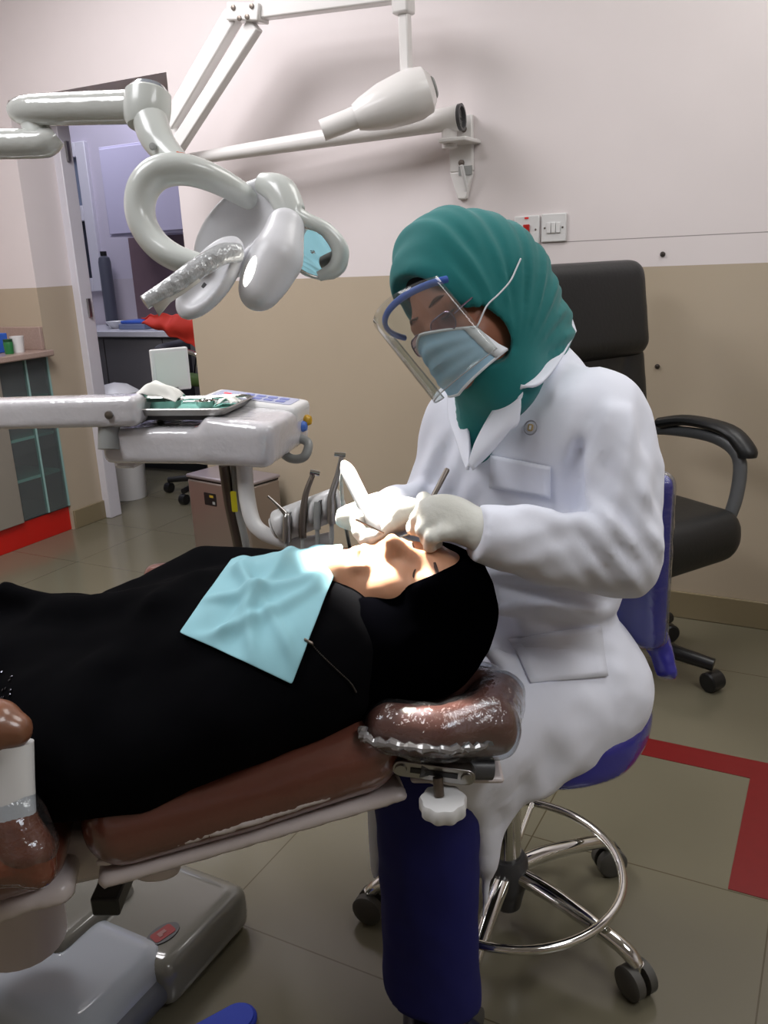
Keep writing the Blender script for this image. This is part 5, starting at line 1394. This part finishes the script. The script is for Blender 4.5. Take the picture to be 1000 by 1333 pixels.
# ------------------------------------------------------------------ handpieces in the holder
def handpiece(name, pts, rad, head, hose, label, m_=M_steel):
    e = empty(name, pts[0], label, 'handpiece')
    MB().tube(pts, rad, n=14, spline=5).build('body', m_, e)
    if head is not None:
        a, b_, r = head
        MB().tube([a, b_], r, n=14).build('head', M_chrome, e)
    MB().tube(hose, .0045, n=10, spline=6).build('hose', M_greyp, e)
    return e
hq = lambda t: h0 + (h1 - h0) * t + nrm(-CW + .1 * CD) * .034
def hz(t): q = hq(t); return q
q = hq(.14)
handpiece('air_syringe', [q + CD * .035, q - CD * .012, q - CD * .022 - CR * .004, q - CD * .045 - CR * .026, q - CD * .056 - CR * .038], [.009, .009, .005, .0028, .0022], None,
          [q + CD * .034, q + CD * .07, q + CD * .10 + CR * .02], 'air and water syringe with thin bent nozzle at the left end of the holder')
q = hq(.42)
handpiece('turbine_handpiece', [q + CD * .04, q + CD * .005, q - CD * .045 + CR * .006, q - CD * .085 + CR * .020], [.0075, .008, .0062, .005],
          (q - CD * .092 + CR * .015 - CW * .002, q - CD * .088 + CR * .034, .0058), [q + CD * .039, q + CD * .08, q + CD * .14 - CR * .01], 'dark curved turbine handpiece second from the left in the holder', M_dsteel)
q = hq(.68)
handpiece('short_handpiece', [q + CD * .035, q + CD * .0, q - CD * .02], [.007, .0075, .006], None, [q + CD * .034, q + CD * .08, q + CD * .13 - CR * .012], 'short grey handpiece stub third from the left in the holder', M_greyp)
q = hq(.93)
handpiece('contra_angle_handpiece', [q + CD * .035, q + CD * .0, q - CD * .02, q - CD * .06 + CR * .012, q - CD * .098 + CR * .020], [.009, .0095, .0075, .006, .0045],
          (q - CD * .103 + CR * .006, q - CD * .101 + CR * .028, .005), [q + CD * .034, q + CD * .07, q + CD * .12 - CR * .012], 'tall silver handpiece with hammer head at the right end of the holder', M_steel)
# ------------------------------------------------------------------ instruments in the dentist's hands
s0, s1 = P(484, 676, 1.285), P(447, 601, 1.32)
su = empty('suction_handpiece', s0, 'bright white suction handpiece held upright over the mouth of the person in black', 'handpiece')
MB().tube([s0 + (s0 - s1) * .25, s0, s0 * .35 + s1 * .65, s0 * .12 + s1 * .88, s1], [.006, .0105, .0115, .010, .004], n=18, spline=4).build('body', M_wplas, su)
MB().tube([s0 * .06 + s1 * .94 + CW * .008, s1 + CD * .03 - CR * .004 + CW * .02, s1 + CD * .09 + CR * .0 + CW * .05, s1 + CD * .16 + CR * .01 + CW * .12], .003, n=12, spline=6).build('hose', M_greyp, su)
m0, m1 = P(583, 610, 1.295), P(540, 692, 1.285)
mi = empty('mirror_handle', m0, 'thin dark steel instrument handle rising from the near gloved hand', 'instrument')
MB().tube([m0, m0 * .98 + m1 * .02, m0 * .15 + m1 * .85, m1], [.0030, .0042, .0036, .0015], n=12).build('handle', M_dsteel, mi)
MB().tube([m1, P(520, 700, 1.28), P(505, 702, 1.28)], .0012, n=8).build('tip', M_chrome, mi)
t0, t1 = P(463, 676, 1.262), P(500, 694, 1.268)
tag(MB().tube([t0, t1], [.0016, .0012], n=8).build('mouth_mirror_stem', M_dsteel), 'short dark metal stem at the mouth under the far gloved hand', 'instrument')
# ------------------------------------------------------------------ wall fittings
def plate(px0, py0, px1, py1, label, red):
    a, b_ = at_y(px0, py0, WY), at_y(px1, py1, WY); c = (a + b_) / 2
    w = abs(b_[0] - a[0]); h = abs(b_[2] - a[2])
    e = empty('switch_plate', c, label, 'switch')
    MB().box(c - UPY * .005, (w, .010, h)).build('plate', M_wplas, e, bevel=.003)
    f = c - UPY * .0101
    for sg in (-1, 1): MB().lathe(f + UPX * sg * w * .36, -UPY, [(0, 0), (.0035, 0), (.003, .0012), (0, .0015)], n=12).build('screw', M_dsteel, e)
    if red:
        MB().box(f - UPY * .003, (.022, .008, .036)).build('rocker', mat('rocker_red', (176, 26, 22), rough=.3), e, bevel=.002)
        MB().box(f + UPZ * h * .42 - UPY * .0008, (.014, .0018, .006)).build('indicator', mat('indicator_red', (230, 60, 60), rough=.3), e)
    else:
        for k in (-1, 0, 1): MB().box(f + UPX * k * .0165 - UPY * .002, (.0145, .006, .034)).build('rocker', M_wplas, e, bevel=.0015)
    return e
plate(671, 282, 703, 317, 'white wall plate with one red rocker switch behind the teal headscarf', True)
plate(706, 279, 738, 314, 'white wall plate with three small white rockers beside the red one', False)
M_scr = mat('screw_dark', (66, 60, 56), rough=.4, metal=.6)
def scr(px, py, label):
    p = at_y(px, py, WY)
    return tag(MB().lathe(p, -UPY, [(0, 0), (.0075, 0), (.0085, .002), (.006, .005), (.003, .010), (0, .010)], n=14).build('wall_screw', M_scr), label, 'screw')
scr(863, 331, 'dark screw in the white wall just above the beige paint')
scr(856, 477, 'dark screw in the beige wall beside the black chair back')
# ------------------------------------------------------------------ blue slipper at the lower edge
sl = at_z(296, 1322, .0)
e = empty('slipper', sl, 'bright blue rounded slipper toe on the floor below the dental chair', 'slipper')
dd = nrm(at_z(325, 1312, 0) - at_z(262, 1345, 0))
dn = np.cross(UPZ, dd); c_ = at_z(290, 1336, .01); c_[2] = 0
o = [(.03 + .032 * math.cos(t), .032 * math.sin(t)) for t in np.linspace(-math.pi / 2, math.pi / 2, 13)] + [(-.16, .026), (-.18, .015), (-.18, -.015), (-.16, -.026)]
MB().prism(o, c_ + UPZ * .001, dd, dn, UPZ, .012).build('sole', mat('slipper_blue', (24, 52, 168), rough=.5), e, bevel=.004)
MB().prism([(a * .92 , b_ * .9) for a, b_ in o], c_ + UPZ * .0132, dd, dn, UPZ, .003).build('footbed', mat('slipper_footbed', (28, 60, 184), rough=.6), e, bevel=.002)
s = SDF().u(ell(c_ + UPZ * .012 - dd * .10, (dd, dn, UPZ), (.05, .036, .035))).cut(ell(c_ + UPZ * .010 - dd * .10, (dd, dn, UPZ), (.06, .031, .030)), .003).cut(half(c_ + UPZ * .013, UPZ), .002)
s.build('strap', bpy.data.materials['slipper_blue'], e, h=.004)
